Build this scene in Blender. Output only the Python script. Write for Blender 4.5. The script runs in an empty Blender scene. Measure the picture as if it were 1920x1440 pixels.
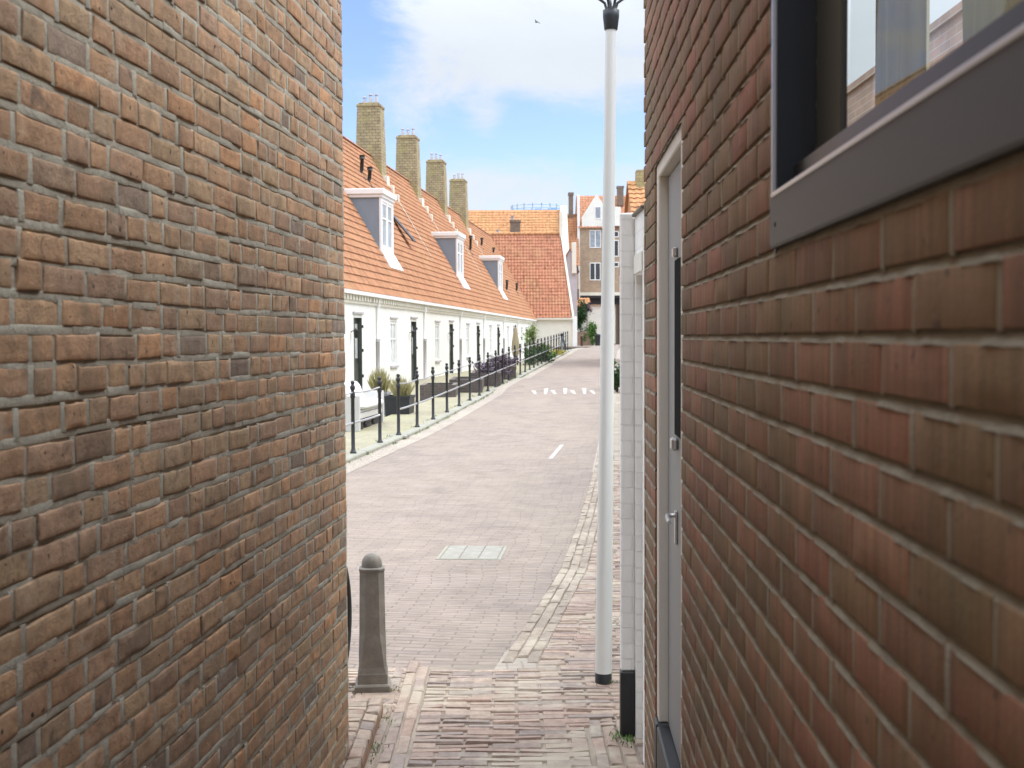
import bpy, math, random
import numpy as np
from mathutils import Vector, Matrix
R = random.Random(7)
rng = np.random.default_rng(11)
PI = math.pi
scene = bpy.context.scene
COL = scene.collection
H = 1.6                       # eye height, metres

# ------------------------------------------------------------------ helpers
class MB:
    """collects faces of one mesh"""
    def __init__(s): s.v = []; s.f = []; s.m = []; s.sm = []
    def quad(s, pts, mi=0, smooth=False):
        b = len(s.v); s.v.extend([tuple(p) for p in pts]); s.f.append(tuple(range(b, b+len(pts)))); s.m.append(mi); s.sm.append(smooth)
    def grid(s, P, mi=0, smooth=True, closed=False):
        n = len(P); k = len(P[0]); b = len(s.v)
        for row in P: s.v.extend([tuple(p) for p in row])
        for i in range(n-1):
            for j in range(k if closed else k-1):
                j2 = (j+1) % k
                s.f.append((b+i*k+j, b+i*k+j2, b+(i+1)*k+j2, b+(i+1)*k+j)); s.m.append(mi); s.sm.append(smooth)
    def box(s, x0, x1, y0, y1, z0, z1, mi=0, bev=0.0):
        if bev <= 0:
            c = [(x0,y0,z0),(x1,y0,z0),(x1,y1,z0),(x0,y1,z0),(x0,y0,z1),(x1,y0,z1),(x1,y1,z1),(x0,y1,z1)]
            b = len(s.v); s.v.extend(c)
            for f in ((0,3,2,1),(4,5,6,7),(0,1,5,4),(1,2,6,5),(2,3,7,6),(3,0,4,7)):
                s.f.append(tuple(b+i for i in f)); s.m.append(mi); s.sm.append(False)
            return
        b = len(s.v); e = bev                      # chamfered box
        def vid(ix, iy, iz, ax):
            return b + ((ix*2+iy)*2+iz)*3+ax
        X = (x0,x1); Y = (y0,y1); Z = (z0,z1)
        for ix in (0,1):
            for iy in (0,1):
                for iz in (0,1):
                    sx = e if ix == 0 else -e; sy = e if iy == 0 else -e; sz = e if iz == 0 else -e
                    s.v.append((X[ix], Y[iy]+sy, Z[iz]+sz)); s.v.append((X[ix]+sx, Y[iy], Z[iz]+sz)); s.v.append((X[ix]+sx, Y[iy]+sy, Z[iz]))
        F = []
        for i in (0,1):
            q = [vid(i,0,0,0),vid(i,1,0,0),vid(i,1,1,0),vid(i,0,1,0)]; F.append(q if i else q[::-1])
            q = [vid(0,i,0,1),vid(1,i,0,1),vid(1,i,1,1),vid(0,i,1,1)]; F.append(q[::-1] if i else q)
            q = [vid(0,0,i,2),vid(1,0,i,2),vid(1,1,i,2),vid(0,1,i,2)]; F.append(q if i else q[::-1])
        for a in (0,1):
            for c in (0,1):
                F.append([vid(a,c,0,0),vid(a,c,1,0),vid(a,c,1,1),vid(a,c,0,1)])
                F.append([vid(a,0,c,0),vid(a,1,c,0),vid(a,1,c,2),vid(a,0,c,2)])
                F.append([vid(0,a,c,1),vid(1,a,c,1),vid(1,a,c,2),vid(0,a,c,2)])
                for d in (0,1): F.append([vid(a,c,d,0),vid(a,c,d,1),vid(a,c,d,2)])
        for f in F: s.f.append(tuple(f)); s.m.append(mi); s.sm.append(False)
    def tube(s, pts, rad, n=8, mi=0, caps=True):
        pts = [Vector(p) for p in pts]; k = len(pts)
        if not isinstance(rad, (list, tuple)): rad = [rad]*k
        rows = []; up = None
        for i, p in enumerate(pts):
            d = (pts[min(i+1,k-1)]-pts[max(i-1,0)]).normalized()
            if up is None or abs(up.dot(d)) > .98:
                up = Vector((0,0,1)) if abs(d.z) < .9 else Vector((1,0,0))
            a = d.cross(up).normalized(); c = a.cross(d).normalized(); up = c
            rows.append([p+(a*math.cos(2*PI*j/n)+c*math.sin(2*PI*j/n))*rad[i] for j in range(n)])
        self_b = len(s.v)
        s.grid(rows, mi, True, True)
        if caps:
            s.f.append(tuple(self_b+j for j in range(n))); s.m.append(mi); s.sm.append(False)
            s.f.append(tuple(self_b+(k-1)*n+j for j in range(n))[::-1]); s.m.append(mi); s.sm.append(False)
    def lathe(s, prof, c=(0,0,0), n=16, mi=0, smooth=True):
        rows = [[(c[0]+r*math.cos(2*PI*j/n), c[1]+r*math.sin(2*PI*j/n), c[2]+z) for j in range(n)] for r, z in prof]
        s.grid(rows, mi, smooth, True)
    def ring(s, c, r, t, axis='X', n=28, m=6, mi=0):
        rows = []
        for i in range(n+1):
            a = 2*PI*i/n; row = []
            for j in range(m):
                b = 2*PI*j/m; q = r+t*math.cos(b); h = t*math.sin(b)
                p = (h, q*math.cos(a), q*math.sin(a)) if axis == 'X' else (q*math.cos(a), h, q*math.sin(a)) if axis == 'Y' else (q*math.cos(a), q*math.sin(a), h)
                row.append((c[0]+p[0], c[1]+p[1], c[2]+p[2]))
            rows.append(row)
        s.grid(rows, mi, True, True)
    def build(s, name, mats, parent=None, loc=None):
        me = bpy.data.meshes.new(name)
        me.from_pydata([tuple(map(float, p)) for p in s.v], [], s.f)
        if not isinstance(mats, (list, tuple)): mats = [mats]
        for m in mats: me.materials.append(m)
        if s.f:
            me.polygons.foreach_set('material_index', s.m)
            me.polygons.foreach_set('use_smooth', s.sm)
        me.update()
        o = bpy.data.objects.new(name, me); COL.objects.link(o)
        if parent is not None: o.parent = parent
        if loc is not None: o.location = loc
        return o

def np_mesh(name, V, Q, mats, mi=None, col=None, smooth=True, parent=None):
    me = bpy.data.meshes.new(name)
    V = np.asarray(V, np.float32); Q = np.asarray(Q, np.int32)
    me.vertices.add(len(V)); me.vertices.foreach_set('co', V.ravel())
    me.loops.add(Q.size); me.loops.foreach_set('vertex_index', Q.ravel())
    me.polygons.add(len(Q)); me.polygons.foreach_set('loop_start', np.arange(0, Q.size, 4, dtype=np.int32))
    for m in mats: me.materials.append(m)
    if mi is not None: me.polygons.foreach_set('material_index', np.asarray(mi, np.int32))
    me.polygons.foreach_set('use_smooth', np.full(len(Q), smooth))
    if col is not None:
        a = me.color_attributes.new('Col', 'FLOAT_COLOR', 'POINT')
        a.data.foreach_set('color', np.concatenate([col, np.ones((len(col),1))], 1).astype(np.float32).ravel())
    me.update(calc_edges=True); me.validate()
    o = bpy.data.objects.new(name, me); COL.objects.link(o)
    if parent is not None: o.parent = parent
    return o

def tag(o, label=None, cat=None, group=None, kind=None):
    if label: o['label'] = label
    if cat: o['category'] = cat
    if group: o['group'] = group
    if kind: o['kind'] = kind
    return o
def thing(name, label, cat, loc=(0,0,0), rotz=0.0, group=None):
    o = bpy.data.objects.new(name, None); COL.objects.link(o)
    o.location = loc; o.rotation_euler = (0,0,rotz); o.empty_display_size = .2
    return tag(o, label, cat, group)
def copy_tree(o, parent=None):
    c = o.copy(); COL.objects.link(c)
    if parent is not None: c.parent = parent
    for ch in list(o.children): copy_tree(ch, c)
    return c

def vnoise(p, seed=0):
    """numpy value noise, p (n,3) -> (n,) in -1..1"""
    p = np.asarray(p, np.float64); i = np.floor(p).astype(np.int64); f = p-i; f = f*f*(3-2*f)
    def h(a):
        n = (a[:,0]*374761393 + a[:,1]*668265263 + a[:,2]*2147483647 + seed*1274126177) & 0xffffffff
        n = ((n ^ (n >> 13))*1274126177) & 0xffffffff
        n = (n ^ (n >> 16)) & 0xffffffff
        return n/2147483648.0-1
    r = 0
    for dx in (0,1):
        for dy in (0,1):
            for dz in (0,1):
                w = (f[:,0] if dx else 1-f[:,0])*(f[:,1] if dy else 1-f[:,1])*(f[:,2] if dz else 1-f[:,2])
                r = r+w*h(i+np.array([dx,dy,dz]))
    return r

# ------------------------------------------------------------------ materials
class N:
    def __init__(s, name):
        s.mat = bpy.data.materials.new(name); s.mat.use_nodes = True
        s.t = s.mat.node_tree; s.b = s.t.nodes['Principled BSDF']
    def n(s, typ, **kw):
        x = s.t.nodes.new(typ)
        for k, v in kw.items():
            if hasattr(x, k) and k not in ('Scale',): setattr(x, k, v)
        return x
    def l(s, a, b): s.t.links.new(a, b)
    def coord(s, kind='Object'):
        return s.n('ShaderNodeTexCoord').outputs[kind]
    def noise(s, vec, scale, detail=4, rough=.55, dist=0.0):
        x = s.n('ShaderNodeTexNoise'); x.inputs['Scale'].default_value = scale; x.inputs['Detail'].default_value = detail
        x.inputs['Roughness'].default_value = rough; x.inputs['Distortion'].default_value = dist
        if vec is not None: s.l(vec, x.inputs['Vector'])
        return x.outputs['Fac']
    def ramp(s, fac, stops):
        x = s.n('ShaderNodeValToRGB'); e = x.color_ramp.elements
        while len(e) < len(stops): e.new(.5)
        for q, (p, c) in zip(e, stops):
            q.position = p; q.color = (*c, 1) if len(c) == 3 else c
        s.l(fac, x.inputs['Fac']); return x.outputs['Color']
    def mix(s, fac, a, b, mode='MIX'):
        x = s.n('ShaderNodeMix', data_type='RGBA', blend_type=mode)
        for sock, val in ((x.inputs[0], fac), (x.inputs[6], a), (x.inputs[7], b)):
            if hasattr(val, 'links'): s.l(val, sock)
            elif isinstance(val, (tuple, list)): sock.default_value = (*val[:3], 1)
            else: sock.default_value = val
        return x.outputs[2]
    def math(s, op, a, b=None, clamp=False):
        x = s.n('ShaderNodeMath', operation=op); x.use_clamp = clamp
        for sock, val in ((x.inputs[0], a), (x.inputs[1], b)):
            if val is None: continue
            if hasattr(val, 'links'): s.l(val, sock)
            else: sock.default_value = val
        return x.outputs[0]
    def mapping(s, vec, scale=(1,1,1), rot=(0,0,0), loc=(0,0,0)):
        x = s.n('ShaderNodeMapping'); x.inputs['Scale'].default_value = scale; x.inputs['Rotation'].default_value = rot; x.inputs['Location'].default_value = loc
        s.l(vec, x.inputs['Vector']); return x.outputs['Vector']
    def bump(s, h, strength=.3, dist=.01):
        x = s.n('ShaderNodeBump'); x.inputs['Strength'].default_value = strength; x.inputs['Distance'].default_value = dist
        s.l(h, x.inputs['Height']); s.l(x.outputs['Normal'], s.b.inputs['Normal'])
    def out(s, col=None, rough=None, metal=None, spec=None):
        if col is not None:
            if hasattr(col, 'links'): s.l(col, s.b.inputs['Base Color'])
            else: s.b.inputs['Base Color'].default_value = (*col[:3], 1)
        if rough is not None:
            if hasattr(rough, 'links'): s.l(rough, s.b.inputs['Roughness'])
            else: s.b.inputs['Roughness'].default_value = rough
        if metal is not None: s.b.inputs['Metallic'].default_value = metal
        if spec is not None: s.b.inputs['Specular IOR Level'].default_value = spec
        return s.mat
def sc(c, k): return tuple(min(1, x*k) for x in c)

def plain(name, c, rough=.6, var=.15, scale=6, metal=0, bump=.1, stretch=(1,1,1), spec=None):
    s = N(name); co = s.mapping(s.coord(), stretch)
    f = s.noise(co, scale, 5, .6)
    col = s.ramp(f, [(.25, sc(c, 1-var)), (.55, c), (.8, sc(c, 1+var))])
    if bump: s.bump(s.noise(co, scale*6, 3), bump, .004)
    return s.out(col, rough, metal, spec)

def brickmat(name, c1, c2, mortar, bw=.22, bh=.0625, m=.01, off=.5, rough=.85, bump=.5, var=.25, dirt=None, freq=2, dist=.004):
    s = N(name); co = s.coord()
    x = s.n('ShaderNodeSeparateXYZ'); s.l(co, x.inputs[0])
    u = s.math('ADD', x.outputs[0], x.outputs[1])
    cb = s.n('ShaderNodeCombineXYZ'); s.l(u, cb.inputs[0]); s.l(x.outputs[2], cb.inputs[1])
    br = s.n('ShaderNodeTexBrick'); s.l(cb.outputs[0], br.inputs['Vector'])
    br.offset = off; br.offset_frequency = freq
    br.inputs['Scale'].default_value = 1; br.inputs['Mortar Size'].default_value = m*.5
    br.inputs['Brick Width'].default_value = bw; br.inputs['Row Height'].default_value = bh
    br.inputs['Color1'].default_value = (*c1,1); br.inputs['Color2'].default_value = (*c2,1); br.inputs['Mortar'].default_value = (*mortar,1)
    br.inputs['Bias'].default_value = 0; br.inputs['Mortar Smooth'].default_value = .2
    nz = s.noise(co, 3, 6, .65)
    v = s.ramp(nz, [(.25, (1-var,)*3), (.75, (1+var,)*3)])
    col = s.mix(1.0, br.outputs['Color'], v, 'MULTIPLY')
    if dirt: col = s.mix(s.ramp(s.noise(co, .9, 5, .7), [(.5,(0,0,0)),(.72,(1,1,1))]), col, dirt)
    hh = s.math('SUBTRACT', s.math('MULTIPLY', s.noise(co, 60, 3), .4), br.outputs['Fac'])
    s.bump(hh, bump, dist)
    return s.out(col, rough)

def rough_brick(name):
    """individually modelled bricks: colour attribute per brick, blotches and burnt flecks"""
    s = N(name); a = s.n('ShaderNodeAttribute', attribute_name='Col'); co = s.coord()
    n1 = s.noise(co, 26, 6, .7); n2 = s.noise(co, 9, 5, .6)
    col = s.mix(1.0, a.outputs['Color'], s.ramp(n1, [(.22,(.55,.52,.5)),(.5,(1,1,1)),(.8,(1.4,1.32,1.2))]), 'MULTIPLY')
    col = s.mix(s.ramp(n2, [(.50,(0,0,0)),(.72,(.7,.7,.7))]), col, (.27,.20,.13))
    col = s.mix(s.ramp(s.noise(co, 15, 3, .5, .8), [(.62,(0,0,0)),(.74,(.8,.8,.8))]), col, (.17,.125,.095))
    col = s.mix(s.ramp(s.noise(co, 55, 2), [(.69,(0,0,0)),(.74,(1,1,1))]), col, (.05,.042,.04))
    col = s.mix(s.ramp(s.noise(co, 6.5, 8, .8), [(.55,(0,0,0)),(.70,(.75,.75,.75))]), col, (.42,.38,.31))
    s.bump(s.noise(co, 95, 7, .75), .9, .006)
    return s.out(col, .9, spec=.2)
def mortar_mat(name, c):
    s = N(name); co = s.coord()
    col = s.ramp(s.noise(co, 14, 6, .7), [(.25, sc(c,.7)), (.5, c), (.75, sc(c,1.2))])
    col = s.mix(s.ramp(s.noise(co, 2.2, 4), [(.5,(0,0,0)),(.7,(.4,.4,.4))]), col, sc(c,.7))
    s.bump(s.noise(co, 110, 6, .75), 1.0, .006)
    return s.out(col, .95, spec=.15)
def smooth_brick(name):
    s = N(name); a = s.n('ShaderNodeAttribute', attribute_name='Col'); co = s.coord()
    st = s.noise(s.mapping(co, (60,60,4)), 1, 4, .6)
    col = s.mix(1.0, a.outputs['Color'], s.ramp(st, [(.3,(.72,.72,.72)),(.7,(1.3,1.25,1.2))]), 'MULTIPLY')
    col = s.mix(s.ramp(s.noise(co, 3.5, 4, .6), [(.42,(0,0,0)),(.7,(.75,.75,.75))]), col, (.14,.112,.05))
    col = s.mix(s.ramp(s.noise(co, 40, 3), [(.66,(0,0,0)),(.72,(.7,.7,.7))]), col, (.07,.045,.035))
    s.bump(s.noise(co, 110, 6, .7), .5, .004)
    return s.out(col, .75, spec=.3)

def tile_mat(name, c, moss=(.42,.3,.12), var=.16):
    s = N(name); co = s.coord()
    g = s.n('ShaderNodeNewGeometry')
    f = s.noise(co, 5.5, 5, .7)
    col = s.ramp(f, [(.25, sc(c,1-var)), (.5, c), (.78, sc(c,1+var))])
    col = s.mix(s.ramp(s.noise(s.mapping(co,(1,1,1)), .55, 5, .65), [(.48,(0,0,0)),(.75,(.7,.7,.7))]), col, moss)
    col = s.mix(s.ramp(s.noise(co, 17, 2), [(.68,(0,0,0)),(.76,(.55,.55,.55))]), col, (.16,.09,.06))
    sn = s.n('ShaderNodeVectorMath', operation='SNAP'); s.l(co, sn.inputs[0]); sn.inputs[1].default_value = (.21,.21,.247)
    wn = s.n('ShaderNodeTexWhiteNoise'); s.l(sn.outputs[0], wn.inputs['Vector'])
    col = s.mix(1.0, col, s.ramp(wn.outputs['Value'], [(0,(.80,.78,.76)),(.5,(1,1,1)),(.93,(1.1,1.1,1.1)),(1,(.66,.62,.6))]), 'MULTIPLY')
    s.bump(s.noise(co, 40, 3), .2, .006)
    return s.out(col, .8, spec=.25)

def leaf_mat(name, c1, c2, c3):
    s = N(name); g = s.n('ShaderNodeNewGeometry')
    col = s.ramp(g.outputs['Random Per Island'], [(0, c1), (.5, c2), (1, c3)])
    s.b.inputs['Subsurface Weight'].default_value = 0
    return s.out(col, .6, spec=.3)

def glass_mat(name):
    s = N(name)
    s.b.inputs['Base Color'].default_value = (.95,.97,.96,1); s.b.inputs['Roughness'].default_value = .02
    tr = s.n('ShaderNodeBsdfTransparent'); tr.inputs[0].default_value = (.9,.93,.91,1)
    gl = s.n('ShaderNodeBsdfGlossy'); gl.inputs['Roughness'].default_value = .02
    fr = s.n('ShaderNodeFresnel'); fr.inputs['IOR'].default_value = 1.22
    mx = s.n('ShaderNodeMixShader'); s.l(fr.outputs[0], mx.inputs[0]); s.l(tr.outputs[0], mx.inputs[1]); s.l(gl.outputs[0], mx.inputs[2])
    s.l(mx.outputs[0], s.t.nodes['Material Output'].inputs['Surface'])
    return s.mat
def pane_mat(name, c, rough=.08):
    s = N(name)
    return s.out(s.ramp(s.noise(s.coord(), 2.2, 3), [(.3, sc(c,.6)), (.7, sc(c,1.3))]), rough, 0, .8)

M = {}
M['oldbrick'] = rough_brick('old_brick'); M['mortar'] = mortar_mat('grey_mortar', (.48,.45,.37))
M['newbrick'] = smooth_brick('brown_brick'); M['mortar2'] = mortar_mat('buff_mortar', (.37,.325,.25))
M['brickplain'] = brickmat('plain_brick', (.30,.155,.09), (.22,.12,.08), (.33,.31,.25))
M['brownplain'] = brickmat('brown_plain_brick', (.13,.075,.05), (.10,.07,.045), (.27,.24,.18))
M['whitebrick'] = brickmat('white_painted_brick', (.88,.88,.85), (.86,.86,.83), (.83,.83,.80), bw=.22, bh=.0625, m=.007, var=.07, bump=.9)
M['plaster'] = plain('white_plaster', (.79,.775,.69), .85, .085, 1.1, bump=.35)
M['whitepaint'] = plain('white_paint', (.82,.81,.77), .45, .04, 3, bump=.05)
M['cream'] = plain('cream_plaster', (.74,.70,.58), .85, .08, 1.5, bump=.2)
M['blackpaint'] = plain('black_plinth_paint', (.018,.019,.022), .45, .3, 8, bump=.25)
M['iron'] = plain('black_iron', (.016,.017,.017), .42, .3, 20, bump=.15)
M['steel'] = plain('galvanised_steel', (.42,.42,.41), .45, .15, 14, .6, bump=.1)
M['tile'] = tile_mat('orange_pantile', (.405,.197,.103), (.40,.235,.115))
M['tilered'] = tile_mat('red_pantile', (.44,.20,.118), (.42,.25,.13))
M['tileorange'] = tile_mat('lichen_orange_tile', (.50,.25,.115), (.48,.29,.12))
M['zinc'] = plain('blue_grey_zinc', (.215,.25,.285), .6, .12, 3, 0, .1, (1,1,.3))
M['chimney'] = brickmat('lichened_chimney_brick', (.40,.315,.17), (.31,.25,.145), (.17,.14,.085), bw=.26, bh=.13, m=.03, dirt=(.36,.31,.12), var=.4)
M['darkchimney'] = brickmat('dark_chimney_brick', (.20,.13,.09), (.15,.11,.08), (.25,.22,.17))
M['door'] = plain('dark_green_door_paint', (.07,.076,.064), .4, .2, 6)
M['gap_band'] = plain('dark_olive_gap_band', (.16,.145,.09), .8, .2, 4)
M['beige'] = plain('beige_door_frame_paint', (.74,.70,.62), .5, .05, 3, bump=.05, stretch=(1,1,.3))
M['greydoor'] = plain('grey_door_paint', (.27,.28,.28), .5, .06, 3, bump=.05, stretch=(1,1,.3))
M['blackglass'] = plain('black_door_glass', (.006,.008,.008), .7, .1, 3, bump=0, spec=.02)
M['darkframe'] = plain('black_window_frame', (.012,.013,.015), .35, .2, 9, bump=.05)
M['oliveframe'] = plain('dark_olive_stile', (.055,.055,.045), .4, .12, 5, bump=.05)
M['sill'] = plain('grey_metal_sill', (.078,.078,.079), .5, .12, 3, .1, .03, (1,.3,3))
M['alu'] = plain('bright_aluminium_edge', (.62,.61,.60), .3, .05, 6, .8, .02)
M['glass'] = glass_mat('window_glass')
M['pane'] = pane_mat('sky_coloured_pane', (.30,.33,.36)); M['palepane'] = pane_mat('pale_pane', (.62,.63,.60), .15); M['darkpane'] = pane_mat('dark_pane', (.03,.033,.036))  # sky reflection put into pane colours; palepane also stands for net curtains
def cloth(name, c):
    s = N(name); co = s.mapping(s.coord(), (6,6,.3)); col = s.ramp(s.noise(co, 5, 4), [(.3, sc(c,.9)), (.7, sc(c,1.1))])
    s.out(col, .9); tl = s.n('ShaderNodeBsdfTranslucent'); s.l(col, tl.inputs[0]); mx = s.n('ShaderNodeMixShader'); mx.inputs[0].default_value = .22
    s.l(s.b.outputs[0], mx.inputs[1]); s.l(tl.outputs[0], mx.inputs[2]); s.l(mx.outputs[0], s.t.nodes['Material Output'].inputs['Surface']); return s.mat
M['curtain'] = cloth('beige_curtain_linen', (.36,.32,.20))
M['plasterroom'] = plain('room_plaster', (.55,.53,.48), .9, .05, 2)
M['pole'] = plain('pale_green_grey_lamp_paint', (.70,.71,.67), .38, .05, 5, .15, .04, (1,1,.15))
M['lampblack'] = plain('dark_grey_cast_iron', (.035,.038,.042), .45, .25, 14, .3, .15)
M['milk'] = plain('milky_lantern_glass', (.75,.75,.72), .2, .03, 4, bump=0)
M['stone'] = plain('grey_bluestone', (.215,.195,.165), .75, .3, 14, bump=.45)
M['concrete'] = plain('pale_concrete', (.30,.29,.235), .9, .18, 9, bump=.4)
M['benchpaint'] = plain('pale_grey_bench_board', (.55,.53,.49), .6, .1, 6, stretch=(1,.3,1))
M['cushion'] = plain('white_cushion_cloth', (.80,.80,.80), .9, .04, 9, bump=.2)
M['darkwood'] = plain('dark_crate_wood', (.03,.025,.024), .7, .3, 9)
M['potblack'] = plain('black_planter_plastic', (.022,.023,.026), .5, .25, 9)
M['potgrey'] = plain('grey_planter', (.28,.28,.28), .7, .15, 9)
M['soil'] = plain('dark_soil', (.035,.026,.02), .95, .4, 20, bump=.6)
M['wallbrown'] = brickmat('dark_brown_planter_brick', (.12,.09,.075), (.085,.07,.06), (.15,.13,.11))
M['lowbrick'] = brickmat('pale_red_low_brick', (.40,.255,.185), (.34,.235,.175), (.42,.36,.29))
M['gatebrick'] = brickmat('tan_brown_brick', (.44,.30,.19), (.34,.25,.165), (.42,.36,.28), bw=.3, bh=.11, m=.02)
M['redbrick'] = brickmat('orange_red_brick', (.50,.22,.10), (.40,.19,.10), (.42,.28,.18))
M['greywall'] = plain('grey_lilac_render', (.46,.43,.43), .9, .1, 2)
M['umbra'] = plain('beige_parasol_cloth', (.36,.30,.18), .9, .12, 10, stretch=(4,4,.4))
M['bluesteel'] = plain('light_blue_steel', (.26,.47,.66), .5, .06, 5)
M['rubber'] = plain('black_rubber', (.012,.012,.013), .6, .2, 20)
M['bikeblack'] = plain('black_bicycle_paint', (.02,.02,.024), .3, .1, 8)
M['bikeblue'] = plain('blue_grey_bicycle_paint', (.06,.09,.14), .35, .1, 8)
M['bollardwood'] = plain('brown_post_paint', (.10,.05,.03), .6, .2, 10)
M['leafdark'] = leaf_mat('dark_leaf', (.018,.05,.016), (.035,.085,.022), (.07,.13,.035))
M['leaflight'] = leaf_mat('pale_leaf', (.14,.22,.06), (.22,.31,.10), (.34,.40,.18))
M['leafmid'] = leaf_mat('mid_leaf', (.04,.10,.02), (.08,.17,.03), (.14,.25,.05))
M['leafdry'] = leaf_mat('dry_grass', (.30,.26,.10), (.46,.40,.20), (.26,.26,.10))
M['leafyellow'] = leaf_mat('yellow_flower', (.10,.14,.02), (.45,.36,.03), (.26,.24,.04))
M['leafpurple'] = leaf_mat('purple_leaf', (.05,.035,.05), (.10,.07,.09), (.17,.13,.15))
M['bark'] = plain('dark_bark', (.07,.05,.035), .9, .3, 15)
M['bird'] = plain('dark_feathers', (.03,.03,.032), .8, .2, 9)
M['metalplate'] = plain('pale_worn_metal_cover', (.31,.295,.255), .85, .2, 12, 0, .35, spec=.1)
M['roadpaint'] = plain('worn_white_road_paint', (.44,.41,.365), .85, .35, 9, bump=.4)

# ------------------------------------------------------------------ ground profile and street lines
def g(y): # street level
    t = min(max((y-20.0)/45.0, 0), 1)
    a = (y-21.0)*.0212
    if y < 19: return 0.0
    if y < 23: return .0212*(y-19)**2/8
    return min(a, .905)
def fx(y): return -2.16+.108*(y-16.45)      # railing line
YS = [-30,-10,0,4,6,8,10,12,14,16,18,19,20,21,22,23,25,27,29,31,33,36,40,44,48,52,56,60,62,63.7,66,72,80,90,110,140,200,600]
def strip(offs, y0, y1, dz=0.0, xf=fx, zf=g, extra=()):
    ys = sorted(set([y for y in YS if y0 < y < y1]+[y0, y1]+list(extra)))
    mb = MB(); mb.grid([[(xf(y)+o, y, zf(y)+dz) for o in offs] for y in ys], 0, False); return mb

# paving materials
def paving(name, c1, c2, mort, bw, bh, rot, sand=(.50,.45,.36), sandamt=.55, var=.2, bump=.35, mort_m=.006):
    s = N(name); co = s.coord(); v = s.mapping(co, (1,1,1), (0,0,rot))
    wob = s.n('ShaderNodeTexNoise'); wob.inputs['Scale'].default_value = 1.1; s.l(co, wob.inputs['Vector'])
    vm = s.n('ShaderNodeVectorMath', operation='MULTIPLY_ADD'); s.l(wob.outputs['Color'], vm.inputs[0]); vm.inputs[1].default_value = (.22,.22,0); s.l(v, vm.inputs[2])
    br = s.n('ShaderNodeTexBrick'); s.l(vm.outputs[0], br.inputs['Vector'])
    br.inputs['Scale'].default_value = 1; br.inputs['Mortar Size'].default_value = mort_m; br.inputs['Brick Width'].default_value = bw; br.inputs['Row Height'].default_value = bh
    br.inputs['Color1'].default_value = (*c1,1); br.inputs['Color2'].default_value = (*c2,1); br.inputs['Mortar'].default_value = (*mort,1); br.inputs['Mortar Smooth'].default_value = .3
    n1 = s.noise(co, 2.3, 6, .65)
    col = s.mix(1.0, br.outputs['Color'], s.ramp(n1, [(.25,(1-var,)*3),(.75,(1+var,)*3)]), 'MULTIPLY')
    n2 = s.noise(s.mapping(co, (1,.35,1)), .8, 6, .7)
    col = s.mix(s.ramp(n2, [(.46,(0,0,0)),(.68,(sandamt,)*3)]), col, sand)
    col = s.mix(1.0, col, s.ramp(s.noise(s.mapping(co, (3,16,1), (0,0,rot)), 1.6, 6, .75), [(.3,(.78,.77,.76)),(.7,(1.2,1.2,1.19))]), 'MULTIPLY')
    n3 = s.noise(co, 30, 3, .6)
    col = s.mix(s.ramp(n3, [(.64,(0,0,0)),(.72,(.5,.5,.5))]), col, sc(c2,.5))
    hh = s.math('SUBTRACT', s.math('MULTIPLY', s.noise(co, 25, 4), .6), br.outputs['Fac'])
    s.bump(hh, bump, .01)
    return s.out(col, .85, spec=.3)
M['road'] = paving('pinkish_road_brick', (.292,.236,.197), (.255,.206,.178), (.185,.152,.128), .20, .056, .108, (.335,.28,.215), .5, .2, .6, .005)
M['gutter'] = paving('sandy_gutter_brick', (.37,.32,.265), (.33,.285,.24), (.26,.22,.18), .07, .21, -.12, (.41,.37,.30), .6, .14)
M['forecourt'] = paving('mossy_forecourt_paving', (.33,.30,.21), (.30,.27,.19), (.22,.21,.12), .30, .30, .108, (.31,.30,.15), .7, .12)
M['sand'] = plain('sandy_joint_ground', (.33,.275,.215), .95, .4, 3, bump=.5)
M['ground'] = plain('dull_ground', (.33,.30,.25), .95, .15, 1, bump=.2)

gm = MB()
ys = YS
gm.grid([[(fx(min(y,140))+o, y, (-.10 if o < -1.0 else g(y)-.10)) for o in (-500,-1.02,-1.0,2,500)] for y in ys], 0, False)
tag(gm.build('ground', M['ground']), kind='structure')
# road: from the kerb to the right pavement
def gx(y):   # right gutter centre
    P = [(5.0,-.20),(5.96,-.065),(7.12,.124),(8.42,.33),(10.9,.60),(14.9,1.0),(22,1.63),(65,5.6),(120,10.6)]
    for (a,b),(c,d) in zip(P,P[1:]):
        if y <= c: return b+(d-b)*(y-a)/(c-a)
    return P[-1][1]
ysr = sorted(set([y for y in YS if 5.85 < y < 130]+[5.85,6.5,7.2,8.5,9.5,11,13,15,24,26,28,30,30.4,31.4,32]))
def bump_h(y):  # speed table
    if y < 30.2: return 0
    if y < 31.6: return .09*(y-30.2)/1.4
    if y < 36: return .09
    if y < 37.4: return .09*(37.4-y)/1.4
    return 0
def rz(y): return g(y)+bump_h(y)
rows = []
for y in ysr+[34.5,36,36.7,37.4]: pass
for y in sorted(set(ysr+[30.2,31.6,36,37.4])):
    x0 = fx(y)+.125; x1 = gx(y)
    rows.append([(x0+(x1-x0)*i/10, y, rz(y)-(.012 if y < 6.3 else 0)) for i in range(11)])
mb = MB(); mb.grid(rows, 0, True); tag(mb.build('road', M['road']), kind='structure')
# far plaza closing the street behind the wing
mb = MB(); mb.box(-3, 30, 92, 134, .80, .90); tag(mb.build('far_pavement', M['road']), kind='structure')
# gutter strip along the pavement
rows = []
for y in [5.85,6.5,7.12,7.8,8.42,9.5,10.9,13,14.9,18,22,30,40,65]:
    w = .19; zz = g(y)+(-.006 if y < 14 else .0015)
    rows.append([(gx(y)-.02, y, zz), (gx(y)+w, y, zz)])
mb = MB(); mb.grid(rows, 0, False); tag(mb.build('gutter', M['gutter']), kind='structure')
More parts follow.
